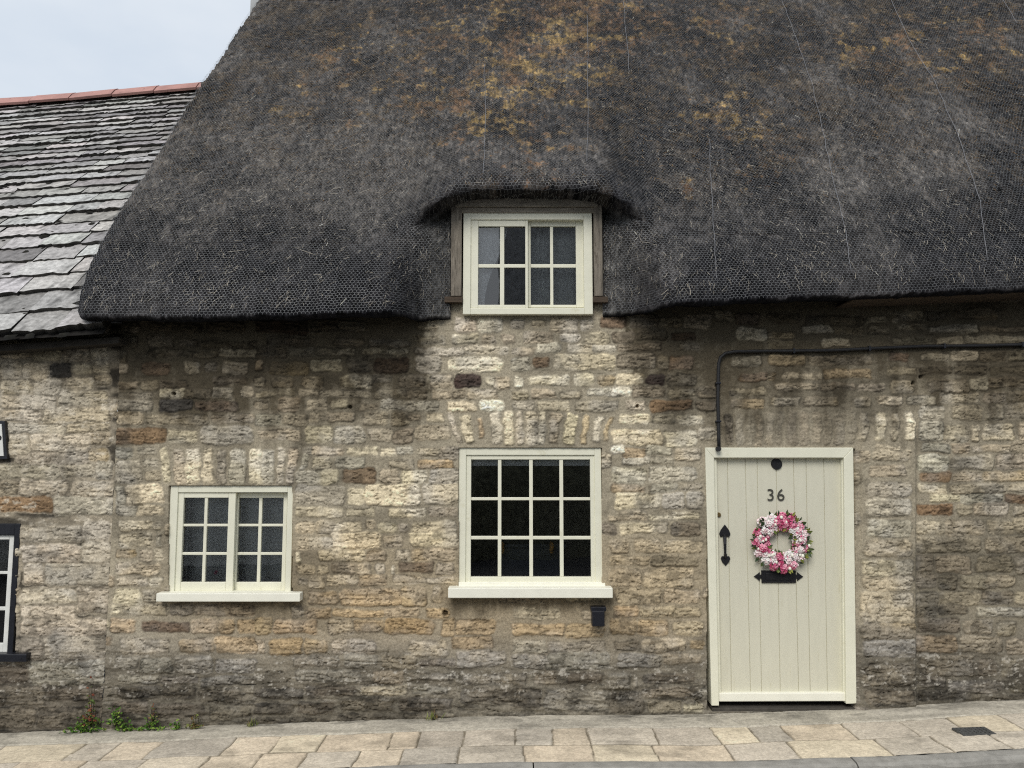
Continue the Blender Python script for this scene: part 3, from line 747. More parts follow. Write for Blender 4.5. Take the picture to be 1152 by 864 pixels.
def sash(parent, outer, panes_u, panes_v, yf, yb, mat=M_CREAM):
    """outer px rect; panes given as px spans"""
    o = rect(*outer, yf); i = rect(panes_u[0][0], panes_v[0][0], panes_u[-1][1], panes_v[-1][1], yf)
    mb = MB(); ring(mb, o, i, yf, yb, .004)
    for (a, b) in zip(panes_u, panes_u[1:]):
        x0 = at(a[1], 600, yf).x; x1 = at(b[0], 600, yf).x
        mb.box(x0, x1, yf + .006, yb - .004, i[2], i[3], .0035)
    for (a, b) in zip(panes_v, panes_v[1:]):
        z1 = at(576, a[1], yf).z; z0 = at(576, b[0], yf).z
        mb.box(i[0], i[1], yf + .0075, yb - .006, z0, z1, .0035)
    s = mb.build('sash', mat, parent)
    glass((i[0] - .004, i[1] + .004, i[2] - .004, i[3] + .004), (yf + yb) / 2 + .006, 'glazing', parent)
    return s

def room(name, r, parent, depth=2.2, grow=.5):
    x0, x1, z0, z1 = r; y = .17; Y = y + depth; g = grow
    fl = [(x0 - g, x1 + g, z0 - g, z1 + g)][0]
    V = [(fl[0], y, fl[2]), (fl[1], y, fl[2]), (fl[1], y, fl[3]), (fl[0], y, fl[3]), (fl[0], Y, fl[2]), (fl[1], Y, fl[2]), (fl[1], Y, fl[3]), (fl[0], Y, fl[3]),
         (x0, y, z0), (x1, y, z0), (x1, y, z1), (x0, y, z1)]
    Fs = [(4, 5, 6, 7), (0, 1, 5, 4), (1, 2, 6, 5), (2, 3, 7, 6), (3, 0, 4, 7), (0, 8, 9, 1), (1, 9, 10, 2), (2, 10, 11, 3), (3, 11, 8, 0)]
    return np_mesh(name, np.array(V), np.array(Fs), M_ROOM, parent, None, False)

def folds(name, rows, y, amp, wav, mat, parent, n=40):
    """hanging cloth; rows = [(z, x_left, x_right)]"""
    V = []
    for z, a, b in rows:
        for k in range(n):
            t = k / (n - 1); x = a + (b - a) * t
            V.append((x, y + amp * math.sin(t * wav * 2 * math.pi + z * 1.3) * (.6 + .4 * math.sin(t * 7)), z))
    return np_mesh(name, np.array(V), grid_faces(len(rows), n), mat, parent, None, True)

# lower left window -- a pair of sliding sashes
YF = .012
w1 = MB(); o = rect(189.5, 546, 328.5, 668, YF); i = rect(198, 554, 322, 665, YF)
ring(w1, o, i, YF, YF + .10, .004)
W1 = w1.build('window', M_CREAM, cottage); W1['label'] = 'small lower window of two six-pane sliding sashes, pink flower behind'
v3 = [(560, 589.5), (592.3, 621.5), (624.5, 655)]
sash(W1, (198, 554, 263.5, 665), [(205, 228.5), (232, 255.5)], v3, YF + .012, YF + .045)
sash(W1, (257, 554.5, 322, 664.5), [(267, 290), (293.7, 317.7)], v3, YF + .050, YF + .082)
s = MB(); x0, x1, z0, z1 = rect(175.5, 667.5, 337.5, 677, -.075)
s.box(x0, x1, -.075, YF + .02, z0, z1, .006); s.build('sill', M_SILL, W1)
room('room', rect(190, 547, 328.5, 668, .16), cottage)
z0 = at(0, 665, .15).z; z1 = at(0, 556, .15).z
folds('curtain', [(z1, at(199, 600, .15).x, at(211, 600, .15).x), ((z0 + z1) / 2, at(199, 600, .15).x, at(210, 600, .15).x), (z0, at(199, 600, .15).x, at(211, 600, .15).x)], .17, .012, 4, M_CURTAIN, W1)

bl_ = MB()
for k in range(13):
    za = z0 + (z1 - z0) * k / 13; bl_.box(at(214, 600, .26).x, at(322, 600, .26).x, .200 + .004 * (k % 2), .2035 + .004 * (k % 2), za - .002, za + (z1 - z0) / 13, 0)
bl_.build('slat_blind', M_NET, W1)
# lower middle window -- fixed twelve panes
w2 = MB(); o = rect(515.8, 503.5, 677, 661, YF); i = rect(524, 512, 669.5, 655, YF)
ring(w2, o, i, YF, YF + .10, .004)
W2 = w2.build('window', M_CREAM, cottage); W2['label'] = 'large lower window of twelve panes with a deep sill'
sash(W2, (524, 512, 669.5, 655), [(529.8, 560), (564, 595.5), (599.6, 629.8), (634, 664.5)], [(517, 559.6), (562.9, 603.3), (607, 649)], YF + .012, YF + .055)
s = MB(); x0, x1, z0, z1 = rect(504, 661.5, 689.5, 673, -.095)
s.box(x0, x1, -.095, YF + .02, z0, z1, .007); x0, x1, z0, z1 = rect(512, 655.5, 681, 661.7, YF - .012)
s.box(x0, x1, YF - .012, YF + .03, z0, z1 + .002, .004); s.build('sill', M_SILL, W2)
room('room', rect(516.5, 504.5, 677, 662, .16), cottage)
z1 = at(0, 512, .09).z; z0 = at(0, 524, .09).z
folds('blind', [(z1, at(522, 600, .09).x, at(671, 600, .09).x), (z0, at(522, 600, .09).x, at(671, 600, .09).x)], .09, .002, 5, M_BLIND, W2)

# upper window in the thatch
YD = -.06
w3 = MB(); o = rect(521, 239, 666.5, 353.5, YD); i = rect(529.5, 247, 657, 346.5, YD)
ring(w3, o, i, YD, YD + .10, .004)
W3 = w3.build('window', M_CREAM, cottage); W3['label'] = 'upper eight-pane window under the thatch hood in a grey timber surround'
v2 = [(254.6, 296.8), (300.8, 342.8)]
sash(W3, (529.5, 247, 594, 346.5), [(538, 562), (567, 591)], v2, YD + .012, YD + .045)
sash(W3, (591.5, 247.5, 657, 346), [(597, 620.5), (624, 648)], v2, YD + .048, YD + .08)
r = rect(521, 239, 667, 353, .16); room('room', r, cottage, 2.0, .1)
zt = at(0, 248, .1).z; zb = at(0, 347, .1).z
cr = []
for k in range(14):
    t = k / 13; v = 247 + 100 * t
    ur_ = 571 - 26 * sst(0.1, .95, np.array(t)) ** .8 if True else 0
    cr.append((at(0, v, .042).z, at(531, v, .042).x, at(float(ur_), v, .042).x))
folds('curtain', cr, .042, .007, 5, M_CURTAIN, W3, 60)
folds('haze_net', [(at(0, v, .14).z, at(596, 300, .14).x, at(652, 300, .14).x) for v in (246, 280, 315, 348)], .14, .012, 6, M_NET, W3)  # grey net added to give the right panes a hazy roof reflection
# timber surround
tb = MB()
x0, x1, z0, z1 = rect(512, 222, 673, 232.5, YD - .03); tb.box(x0, x1, YD - .03, .12, z0, z1, .004)
x0, x1, zz0, zz1 = rect(519.5, 232.5, 668, 239.2, YD - .012); tb.box(x0, x1, YD - .012, .12, zz0, z0 - .001, .003)
TB = tb.build('timber_surround', M_BEAM, W3)
tj = MB()
for (a, b) in ((507.5, 519.3), (668.2, 677.8)):
    x0, x1, z0_, z1_ = rect(a, 228, b, 333, YD - .02); tj = MB(); tj.box(x0, x1, YD - .02, .12, z0_, min(z1_, z1 - .012), .004)
    tj.build('timber_jamb', M_WOOD, W3)
tk = MB()
for (a, b) in ((500, 520.3), (667.5, 684)):
    x0, x1, z0_, z1_ = rect(a, 333.5, b, 340, YD - .015); tk = MB(); tk.box(x0, x1, YD - .015, .12, z0_, z1_, .004)
    tk.build('timber_plate', M_BOARD, W3)
# weathered board along the right-hand eaves
eb = MB()
pts = [(958, 336.5), (1010, 334), (1070, 331.5), (1152, 328), (1230, 324)]
for (a, b), (c, d) in zip(pts, pts[1:]):
    p, q = at(a, b, -.27), at(c, d, -.27)
    eb.poly([(p.x, p.z - .014), (q.x - .004, q.z - .014), (q.x - .004, q.z), (p.x, p.z)], -.29, .02, .004)
eb.build('eaves_board', M_BOARD, cottage)

# ------------------------------------------------------------------ door
def xz(u, v, Y): p = at(u, v, Y); return (p.x, p.z)
YDF = -.008
df = MB()
df.poly([xz(800.5, 794, YDF), xz(809, 794, YDF), xz(803.3, 515, YDF), xz(793.3, 503.5, YDF)], YDF, .12, .005)
df.poly([xz(952, 792, YDF), xz(963.8, 791.5, YDF), xz(960, 503.5, YDF), xz(949.5, 515, YDF)], YDF, .12, .005)
df.poly([xz(803.3, 515, YDF), xz(949.5, 515, YDF), xz(960, 503.5, YDF), xz(793.3, 503.5, YDF)], YDF + .002, .12, .005)
DF = df.build('door_frame', M_CREAM, cottage)
stp = MB()
stp.poly([xz(806.5, 788, .022), xz(811, 788, .022), xz(806, 517, .022), xz(801.8, 514, .022)], .018, .05, .003)
stp.poly([xz(948.5, 788, .022), xz(953, 788, .022), xz(951, 514, .022), xz(946.5, 517, .022)], .018, .05, .003)
stp.poly([xz(806, 515.8, .022), xz(946.5, 515.8, .022), xz(951, 511, .022), xz(801.8, 511, .022)], .019, .05, .003)
stp.build('door_stop', M_CREAM, DF)
YP = .045
tops = [803, 818.3, 838.3, 851.7, 873, 892.5, 906.7, 926.7, 951]; bots = [808, 823, 844.6, 857, 878, 898.7, 911.7, 931, 953.5]
dr = MB()
for k in range(8):
    g = .35
    dr.poly([xz(bots[k] + g, 786, YP), xz(bots[k + 1] - g, 786, YP), xz(tops[k + 1] - g, 514, YP), xz(tops[k] + g, 514, YP)], YP + random.uniform(0, .002), YP + .04, .0028)
dr.poly([xz(809, 786, YP), xz(953, 786, YP), xz(950.5, 514.5, YP), xz(804, 514.5, YP)], YP + .007, YP + .036, 0)
DOOR = dr.build('door', M_DOOR, cottage)
wb = MB(); wb.poly([xz(808.5, 789, .02), xz(952.5, 788.5, .02), xz(952, 779, .02), xz(808.2, 779.5, .02)], .012, .07, .006); wb.build('weather_bar', M_SILL, DOOR)
st = MB(); p0 = at(801, 799, .0); p1 = at(962, 797, .0)
st.box(p0.x, p1.x, -.004, .35, -.25, at(880, 796.5, 0).z, .006); st.build('threshold', M_STEP, DF)
room('room', rect(797, 506, 961, 798, .2), cottage, 1.0, .1)

def disc(c, r, t, seg=28, dome=0):
    b = bmesh.new()
    bmesh.ops.create_cone(b, cap_ends=True, segments=seg, radius1=r, radius2=r * (1 - dome), depth=t, matrix=Matrix.Translation(c) @ Matrix.Rotation(R(90), 4, 'X'))
    return b
mb = MB(); mb.add(disc(at(873.9, 522, YP - .006), .042, .014, 32, .12)); mb.build('round_vent', M_BLACK, DOOR, False)
mb = MB(); mb.add(disc(at(808.6, 579.2, YP - .004), .018, .012, 20, .15)); mb.add(disc(at(808.6, 579.2, YP - .012), .009, .008, 16, 0)); mb.build('lock', M_BRASS, DOOR)
# pull handle: two pointed plates and a waisted grip
def px_poly(c, pts): return [xz(c[0] + a, c[1] + b, YP) for a, b in pts]
hd = MB()
spade = [(-6.3, 2.5), (-4.5, -2), (0, -8), (4.5, -2), (6.3, 2.5), (5, 6), (2.2, 5.5), (1.6, 9), (-1.6, 9), (-2.2, 5.5), (-5, 6)]
hd.poly(px_poly((815.2, 598), spade)[::-1], YP - .008, YP + .001, .0015)
hd.poly(px_poly((816.0, 630), [(-5.3, -2), (-4, -4.5), (-1.8, -4.2), (-1.4, -7), (1.4, -7), (1.8, -4.2), (4, -4.5), (5.3, -2), (4, 2), (0, 6.5), (-4, 2)])[::-1], YP - .008, YP + .001, .0015)
hp = [at(815.2, 602, YP - .008), at(815.4, 605, YP - .035), at(815.6, 612, YP - .05), at(815.8, 619, YP - .05), at(816, 625, YP - .035), at(816, 628, YP - .008)]
hd.tube(hp, [.012, .013, .011, .009, .008, .008], 10)
hd.build('handle', M_BLACK, DOOR, False)
lb = MB(); x0, x1, z0, z1 = rect(856.3, 641.5, 894.8, 655.5, YP)
lb.box(x0, x1, YP - .012, YP + .002, z0, z1, .003)
lb.box(x0 + .03, x1 - .03, YP - .018, YP - .010, z0 + .022, z1 - .018, .003)
for sg, cx in ((-1, 856.8), (1, 894.3)):
    pts = [(0, -2.6), (2.2 * sg, -1.8), (2.4 * sg, -5), (4.8 * sg, -3), (9 * sg, 0), (4.8 * sg, 3), (2.4 * sg, 5), (2.2 * sg, 1.8), (0, 2.6)]
    lb.poly([xz(cx + a, 648.5 + b, YP) for a, b in pts], YP - .008, YP + .001, .0012)
lb.build('letter_plate', M_BLACK, DOOR)
# house number
for ch, u in (('3', 867.2), ('6', 878.5)):
    cu = bpy.data.curves.new('house_number', 'FONT'); cu.body = ch; cu.size = .122; cu.extrude = .003; cu.offset = -.0002; cu.align_x = 'CENTER'
    cu.materials.append(M_NUM)
    ob = bpy.data.objects.new('house_number', cu); COL.objects.link(ob)
    bpy.context.view_layer.update()
    me = bpy.data.meshes.new_from_object(ob.evaluated_get(bpy.context.evaluated_depsgraph_get()))
    bpy.data.objects.remove(ob)
    me.transform(Matrix.Translation(at(u, 563.2, YP - .005)) @ Matrix.Rotation(R(90), 4, 'X'))
    ob = bpy.data.objects.new('house_number', me); COL.objects.link(ob); attach(ob, DOOR)

# chimney at the gable end
ch = MB(); cx = at(281.5, 3, RIDGE_Y - .35).x
zr = float(z_eave(XV)) + H_TOP
ch.box(cx, cx + .8, RIDGE_Y - .35, RIDGE_Y + .4, zr - 1.6, zr + 1.3, .01); ch.box(cx - .04, cx + .84, RIDGE_Y - .39, RIDGE_Y + .44, zr + 1.3, zr + 1.42, .01)
M_CHIM = mat_plain('pale_render', srgb(168, 170, 170), .9, .15, 5, .3, 40)
CH = ch.build('chimney', M_CHIM, cottage)
gw = MB()
b = bmesh.new(); yl = YLIP + .45
pl = [(.02, -.2), (2 * RIDGE_Y, -.2), (2 * RIDGE_Y, 2.4), (RIDGE_Y, zr - .4), (.02, float(z_eave(XV)) + .1)]
f0 = [b.verts.new((XJ + .02, y, z)) for y, z in pl]; f1 = [b.verts.new((XJ + .32, y, z)) for y, z in pl]
b.faces.new(f0); b.faces.new(f1[::-1])
for k in range(5): b.faces.new((f0[k], f1[k], f1[(k + 1) % 5], f0[(k + 1) % 5]))
gw.add(b); gw.build('gable_wall', M_BACKWALL, cottage)

# ------------------------------------------------------------------ lower house: stone slate roof
rngs = np.random.default_rng(21)
e0, e1 = at(0, 381, -.22), at(118, 373, -.22)
r0, r1 = at(0, 122, 3.25), at(222, 104, 3.25)
XL, XR = -7.6, XJ - .01
def edge_pt(a, b, x):
    t = (x - a.x) / (b.x - a.x); return a + (b - a) * t
def roof_pt(x, s):
    a = edge_pt(e0, e1, x); b = edge_pt(r0, r1, x); return a + (b - a) * s
L_slope = (roof_pt(-4, 1) - roof_pt(-4, 0)).length
nrm = (roof_pt(-3, 0) - roof_pt(-4, 0)).cross(roof_pt(-4, 1) - roof_pt(-4, 0)).normalized()
if nrm.z < 0: nrm = -nrm
sv = 0.0; rows = []; gauge = .27
while sv < L_slope - .05:
    rows.append((sv, gauge)); sv += gauge; gauge = max(.135, gauge * .955)
SV, SF, SC = [], [], []
sx_dir = (roof_pt(-3, .5) - roof_pt(-4, .5)).normalized(); su_dir = (roof_pt(-4, 1) - roof_pt(-4, 0)).normalized()
for (s0, g) in rows:
    x = XL + rngs.uniform(-.3, 0)
    while x < XR:
        w = rngs.uniform(.26, .62) * (1.1 if s0 < 1 else .85)
        xa, xb = x + .004, min(x + w - .004, XR)
        x += w
        if xb - xa < .05: continue
        n = 12; th = rngs.uniform(.016, .028); sag = rngs.uniform(-.012, .012); jit = rngs.uniform(-.018, .018)
        base = srgb(184, 181, 178) * rngs.uniform(.62, 1.12) * (.66 if vnoise(np.array(x * 3.1), np.array(s0 * 7.3), 61) < (.18 + .2 * min(1, s0 / 3)) else 1) * (1 + rngs.uniform(-.03, .03, 3))
        g_end = min(s0 + g * 1.6, L_slope)
        rings_ = []
        m = 5
        for j in range(m):
            tj = j / (m - 1)
            for k in range(n):
                tk = k / (n - 1)
                xx = xa + (xb - xa) * tk + (rngs.uniform(-.006, .006) if 0 < k < n - 1 else 0)
                ss = s0 + jit * (1 - tj) + (g_end - s0) * tj + (rngs.uniform(-.014, .012) if j == 0 else 0)
                lift = .036 * (1 - tj) + th + sag * .6 * math.sin(tk * 3.1) + rngs.uniform(-.0035, .0035)
                p = roof_pt(xx, ss / L_slope) + nrm * lift
                rings_.append(p)
        b0 = len(SV)
        SV += [tuple(p) for p in rings_]
        pat = rngs.uniform(0, 100)
        for j in range(m):
            for k in range(n):
                sp = vnoise(np.array(k * .9 + pat), np.array(j * 1.1 + pat * 2), 77)
                SC.append(base * (.8 + .4 * float(sp)) * (.45 if sp < .12 else 1))
        for j in range(m - 1):
            for k in range(n - 1):
                SF.append((b0 + j * n + k, b0 + j * n + k + 1, b0 + (j + 1) * n + k + 1, b0 + (j + 1) * n + k))
        # butt edge and sides: dark with moss and dirt
        c0 = len(SV)
        for k in range(n):
            p = rings_[k]; SV.append(tuple(p)); SC.append(srgb(92, 90, 86) * .8)
        for k in range(n):
            p = rings_[k] - nrm * (th + .034) + su_dir * .012; SV.append(tuple(p)); SC.append(srgb(52, 50, 46) * .8)
        for k in range(n - 1):
            SF.append((c0 + n + k, c0 + n + k + 1, c0 + k + 1, c0 + k))
        for k, sg in ((0, 0), (n - 1, 0)):
            d0 = len(SV)
            col_ = [rings_[j * n + k] for j in range(m)]
            for p in col_: SV.append(tuple(p)); SC.append(srgb(58, 56, 52) * .7)
            for p in col_: SV.append(tuple(p - nrm * (th + .03))); SC.append(srgb(38, 37, 34) * .7)
            for j in range(m - 1): SF.append((d0 + j, d0 + j + 1, d0 + m + j + 1, d0 + m + j))
# moss tufts lodged at the laps
mossV = []
for k in range(760):
    (s0, g) = rows[rngs.integers(len(rows))]
    x = rngs.uniform(XL + .1, XR - .1)
    rr = rngs.uniform(.010, .045) * (1.3 if rngs.random() < .15 else .8)
    c = roof_pt(x, (s0 - rngs.uniform(-.05, .06)) / L_slope) + nrm * rngs.uniform(.025, .04)
    b0 = len(SV); n = 8
    SV.append(tuple(c + nrm * rr * .6)); SC.append(srgb(46, 44, 36) * .7)
    for q in range(n):
        a = 2 * math.pi * q / n; rq = rr * rngs.uniform(.6, 1.3)
        SV.append(tuple(c + sx_dir * math.cos(a) * rq * 1.5 + su_dir * math.sin(a) * rq)); SC.append(srgb(30, 29, 26) * .7)
    for q in range(n): SF.append((b0, b0 + 1 + q, b0 + 1 + (q + 1) % n, b0))
quads = [f for f in SF if len(set(f)) == 4]; tris = [f[:3] for f in SF if len(set(f)) == 3]
# roof boarding below the slates
d0 = len(SV)
for (x, s) in ((XL, -.005), (XR, -.005), (XR, 1), (XL, 1)): SV.append(tuple(roof_pt(x, s))); SC.append(srgb(30, 28, 26))
quads.append((d0, d0 + 1, d0 + 2, d0 + 3))
bk = len(SV)
for (x, s) in ((XL, 1), (XR, 1)): SV.append(tuple(roof_pt(x, s))); SC.append(srgb(90, 88, 86))
for x in (XR, XL): p = roof_pt(x, 1); SV.append((p.x, p.y + 3.4, p.z - 3.3)); SC.append(srgb(90, 88, 86))
quads.append((bk, bk + 1, bk + 2, bk + 3))
allq = quads + [(t[0], t[1], t[2], t[2]) for t in []]
me = bpy.data.meshes.new('slate_roof'); me.from_pydata(SV, [], quads + tris); me.update()
c4 = np.ones((len(SV), 4), dtype=np.float32); c4[:, :3] = np.array(SC)
a_ = me.color_attributes.new('Col', 'FLOAT_COLOR', 'POINT'); a_.data.foreach_set('color', c4.ravel()); me.materials.append(M_SLATE)
SR = bpy.data.objects.new('slate_roof', me); COL.objects.link(SR); attach(SR, house)
# ridge tiles
px_ = [-46, -2, 44, 88, 135, 181, 228, 255]
for a, b in zip(px_, px_[1:]):
    pa = edge_pt(r0, r1, at(a, 110, 3.25).x); pb = edge_pt(r0, r1, at(b, 110, 3.25).x)
    mb = MB(); ax = (pb - pa).normalized(); pa = pa + ax * .006; pb = pb - ax * .006
    pro = [(-.2, -.08), (-.12, .01), (-.05, .058), (0, .068), (.05, .058), (.12, .01), (.2, -.08), (.18, -.1), (.11, -.015), (0, .04), (-.11, -.015), (-.18, -.1)]
    lift = random.uniform(-.008, .008)
    va = [mb.bm.verts.new(pa + Vector((0, y, z + .04 + lift))) for y, z in pro]; vb = [mb.bm.verts.new(pb + Vector((0, y, z + .04 - lift))) for y, z in pro]
    n = len(pro)
    for k in range(n): mb.bm.faces.new((va[k], va[(k + 1) % n], vb[(k + 1) % n], vb[k]))
    mb.bm.faces.new(va[::-1]); mb.bm.faces.new(vb)
    mb.build('ridge_tile', M_TERRA, SR)
# stone course carrying the eaves
mb = MB(); a = edge_pt(e0, e1, XL); b = edge_pt(e0, e1, XR + .06)
mb.poly([(a.x, a.z - .075), (b.x, b.z - .075), (b.x, b.z - .025), (a.x, a.z - .025)], -.13, .1, .008); mb.build('eaves_course', M_DARKSTONE, house)

# its window at the left edge of the picture, black frame with white sashes
nw = MB(); o = rect(-95, 589, 18.5, 736, .0); i = rect(-80, 602, 12, 735, .0)
nw.box(i[1], o[1], .0, .1, o[2], o[3], .004); nw.box(o[0], i[0], .0, .1, o[2], o[3], .004); nw.box(i[0], i[1], .001, .1, i[3], o[3], .004)
NW = nw.build('window', M_BLKPAINT, house)
sash(NW, (-80, 602, 12, 735), [(-74, -48), (-44, -20), (-16, 7)], [(607, 643), (646, 683), (687, 724)], .02, .06, M_WHITE)
s = MB(); x0, x1, z0, z1 = rect(-105, 736, 29.5, 745, -.05); s.box(x0, x1, -.05, .08, z0, z1, .006); s.build('sill', M_BLKPAINT, NW)
room('room', rect(-90, 590, 17, 737, .16), house, 1.2, .15)

# ------------------------------------------------------------------ small things on the walls
sg = empty('wall_sign', at(-20, 495, -.02), 'white enamel sign in a black frame high on the older left-hand house', 'sign')
mb = MB(); mb.poly([xz(-58, 519, -.03), xz(8, 516.5, -.03), xz(5, 473.5, -.03), xz(-60, 470, -.03)], -.03, .0, .004); mb.build('sign_frame', M_BLKPAINT, sg)
mb = MB(); mb.poly([xz(-53, 514, -.036), xz(4, 513, -.036), xz(1.6, 477, -.036), xz(-55, 475, -.036)], -.036, -.028, .002); mb.build('sign_plate', M_WHITE, sg)
mb = MB(); mb.add(disc(at(-1.2, 492.5, -.038), .018, .004, 16)); mb.build('sign_mark', M_BLACK, sg)

cb = MB()
cpts = [(1240, 381), (1152, 387.6), (1090, 389), (1040, 389.4), (990, 391.5), (940, 394), (890, 394.8), (850, 395), (826, 395.5), (816, 397.5), (810.5, 402), (808.5, 409), (808, 425), (807.6, 450), (808.2, 475), (808.6, 492), (808.8, 503)]
cable = cb.tube([at(u, v, -.026) for u, v in cpts], .0125, 8).build('cable', M_RUBBER, None, True)
tag(cable, 'black cable clipped along the wall from the right and down to the door head', 'cable')
for u, v, hz in ((1150, 387.6, 1), (1062, 389.2, 1), (978, 392, 1), (893, 394.8, 1), (808, 431, 0), (808.2, 474, 0)):
    p = at(u, v, -.03); mb = MB()
    if hz: mb.box(p.x - .007, p.x + .007, -.043, .0, p.z - .019, p.z + .019, .003)
    else: mb.box(p.x - .019, p.x + .019, -.043, .0, p.z - .007, p.z + .007, .003)
    mb.build('clip', M_BLKPAINT, cable)
mb = MB(); mb.add(disc(at(808, 505, -.03), .018, .03, 14)); mb.build('cable_end', M_RUBBER, cable)

bxo = empty('outdoor_light', at(673, 693, -.02), 'small black box fitting under the right end of the middle window sill', 'wall box')
mb = MB(); x0, x1, z0, z1 = rect(666.3, 687.5, 680.3, 705, -.10); mb.box(x0, x1, -.10, -.012, z0, z1, .006); mb.build('housing', M_BOX, bxo)
mb = MB(); x0, x1, z0, z1 = rect(665, 683, 682, 688, -.07); mb.box(x0, x1, -.075, .0, z0 + .002, z1, .004); mb.build('bracket', M_BLKPAINT, bxo)

# ------------------------------------------------------------------ wreath on the door
WC = at(876.8, 609, YP); WR_ = .146
wreath = empty('wreath', WC + Vector((0, 0, 0)), 'round wreath of pink and white flowers with green leaves hanging on the door', 'wreath')
mb = MB(); ringp = [WC + Vector((math.cos(a) * WR_, -.03, math.sin(a) * WR_)) for a in np.linspace(0, 2 * math.pi, 41)]
mb.tube(ringp, .026, 8, False); mb.build('twig_ring', M_TWIG, wreath, True)
LV, LF, LC = [], [], []
def leaf(V, Fc, C, p, d, n, L, W, col, curl=.25):
    d = d.normalized(); s = d.cross(n).normalized(); n2 = s.cross(d)
    i0 = len(V)
    for (t, w, c) in ((0, .08, 0), (.3, .8, .5), (.6, 1, .6), (1, .05, -.2)):
        for sgn in (-1, 0, 1):
            q = p + d * L * t + s * W * .5 * w * sgn + n2 * (curl * L * (c * .4) + (0 if sgn == 0 else curl * W * .5 * w))
            V.append(tuple(q)); C.append(col * random.uniform(.8, 1.2))
    for r in range(3):
        for c in range(2):
            a = i0 + r * 3 + c; Fc.append((a, a + 1, a + 4, a + 3))
for k in range(150):
    a = random.uniform(0, 2 * math.pi); rr = WR_ + random.choice((-1, 1, 1)) * random.uniform(.025, .052)
    p = WC + Vector((math.cos(a) * rr, -.03 - random.uniform(0, .03), math.sin(a) * rr))
    out = Vector((math.cos(a), -.35, math.sin(a))) * (1 if rr > WR_ else -1) + Vector((random.uniform(-.7, .7), random.uniform(-.5, .1), random.uniform(-.7, .7)))
    leaf(LV, LF, LC, p, out, Vector((random.uniform(-.4, .4), -1, random.uniform(-.4, .4))), random.uniform(.025, .05), random.uniform(.014, .024), random.choice((srgb(70, 84, 42), srgb(92, 104, 50), srgb(48, 66, 40), srgb(128, 130, 56), srgb(60, 74, 50))))
np_mesh('foliage', np.array(LV), np.array(LF), M_LEAF, wreath, np.array(LC).clip(.003, .8), True)
PINKS = [srgb(196, 92, 128), srgb(218, 128, 156), srgb(232, 164, 182), srgb(178, 62, 100), srgb(226, 150, 172)]
WHITES = [srgb(240, 224, 222), srgb(236, 206, 208), srgb(244, 236, 228)]
def blossom(center, nrmv, rad, cols_, floret):
    V, Fc, C = [], [], []
    nrmv = nrmv.normalized(); a = nrmv.cross(Vector((.3, .2, 1))).normalized(); b = nrmv.cross(a)
    nf = int(7 + rad * 260)
    for k in range(nf):
        th = 2.4 * k; rr = math.sqrt((k + .5) / nf); up_ = math.sqrt(max(0, 1 - rr * rr * .9))
        p = center + (a * math.cos(th) * rr + b * math.sin(th) * rr) * rad + nrmv * up_ * rad * .75
        fn = ((p - center) + nrmv * rad * .3).normalized()
        fa = fn.cross(Vector((.5, .1, .9))).normalized(); fb = fn.cross(fa)
        c0 = random.choice(cols_); off = random.uniform(0, 6)
        npet = 5 if floret > .012 else 4
        for m in range(npet):
            an = off + 2 * math.pi * m / npet
            d = fa * math.cos(an) + fb * math.sin(an) + fn * random.uniform(.15, .5)
            i0 = len(V); s = d.cross(fn).normalized()
            L = floret * random.uniform(.85, 1.15)
            for (t, w, cc) in ((0, .15, .6), (.55, .52, 1.0), (1, .30, 1.1)):
                for sgn in (-1, 1):
                    V.append(tuple(p + d * L * t + s * L * w * sgn + fn * (.1 * L * t))); C.append(c0 * cc)
            Fc += [(i0, i0 + 1, i0 + 3, i0 + 2), (i0 + 2, i0 + 3, i0 + 5, i0 + 4)]
    return V, Fc, C
nb = 46
for k in range(nb):
    a = 2 * math.pi * (k + random.uniform(-.3, .3)) / nb; lane = (k % 3 - 1) * .035 + random.uniform(-.008, .008)
    rr = WR_ + lane
    ctr = WC + Vector((math.cos(a) * rr, -.045 - random.uniform(0, .015) + abs(lane) * .4, math.sin(a) * rr))
    nv = Vector((math.cos(a) * lane * 14, -1, math.sin(a) * lane * 14)) + Vector((random.uniform(-.3, .3), 0, random.uniform(-.3, .3)))
    sect = vnoise(np.array(a * 1.75), np.array(.0), 91) + random.uniform(-.22, .22)
    cols_ = PINKS if sect > .5 else WHITES
    if random.random() < .2: cols_ = PINKS[1:3] + WHITES
    V, Fc, C = blossom(ctr, nv, random.uniform(.022, .033), cols_, random.choice((.0105, .0125, .015)))
    np_mesh('blossom', np.array(V), np.array(Fc), M_PETAL, wreath, np.array(C).clip(.01, .85), True)
for k in range(18):
    a = random.uniform(0, 2 * math.pi); rr = WR_ + random.uniform(-.045, .055)
    b = bmesh.new(); bmesh.ops.create_icosphere(b, subdivisions=2, radius=random.uniform(.007, .011), matrix=Matrix.Translation(WC + Vector((math.cos(a) * rr, -.07, math.sin(a) * rr))) @ Matrix.Diagonal((1, 1, 1.3, 1)))
    mb = MB(); mb.add(b); mb.build('bud', M_SILL, wreath, True)

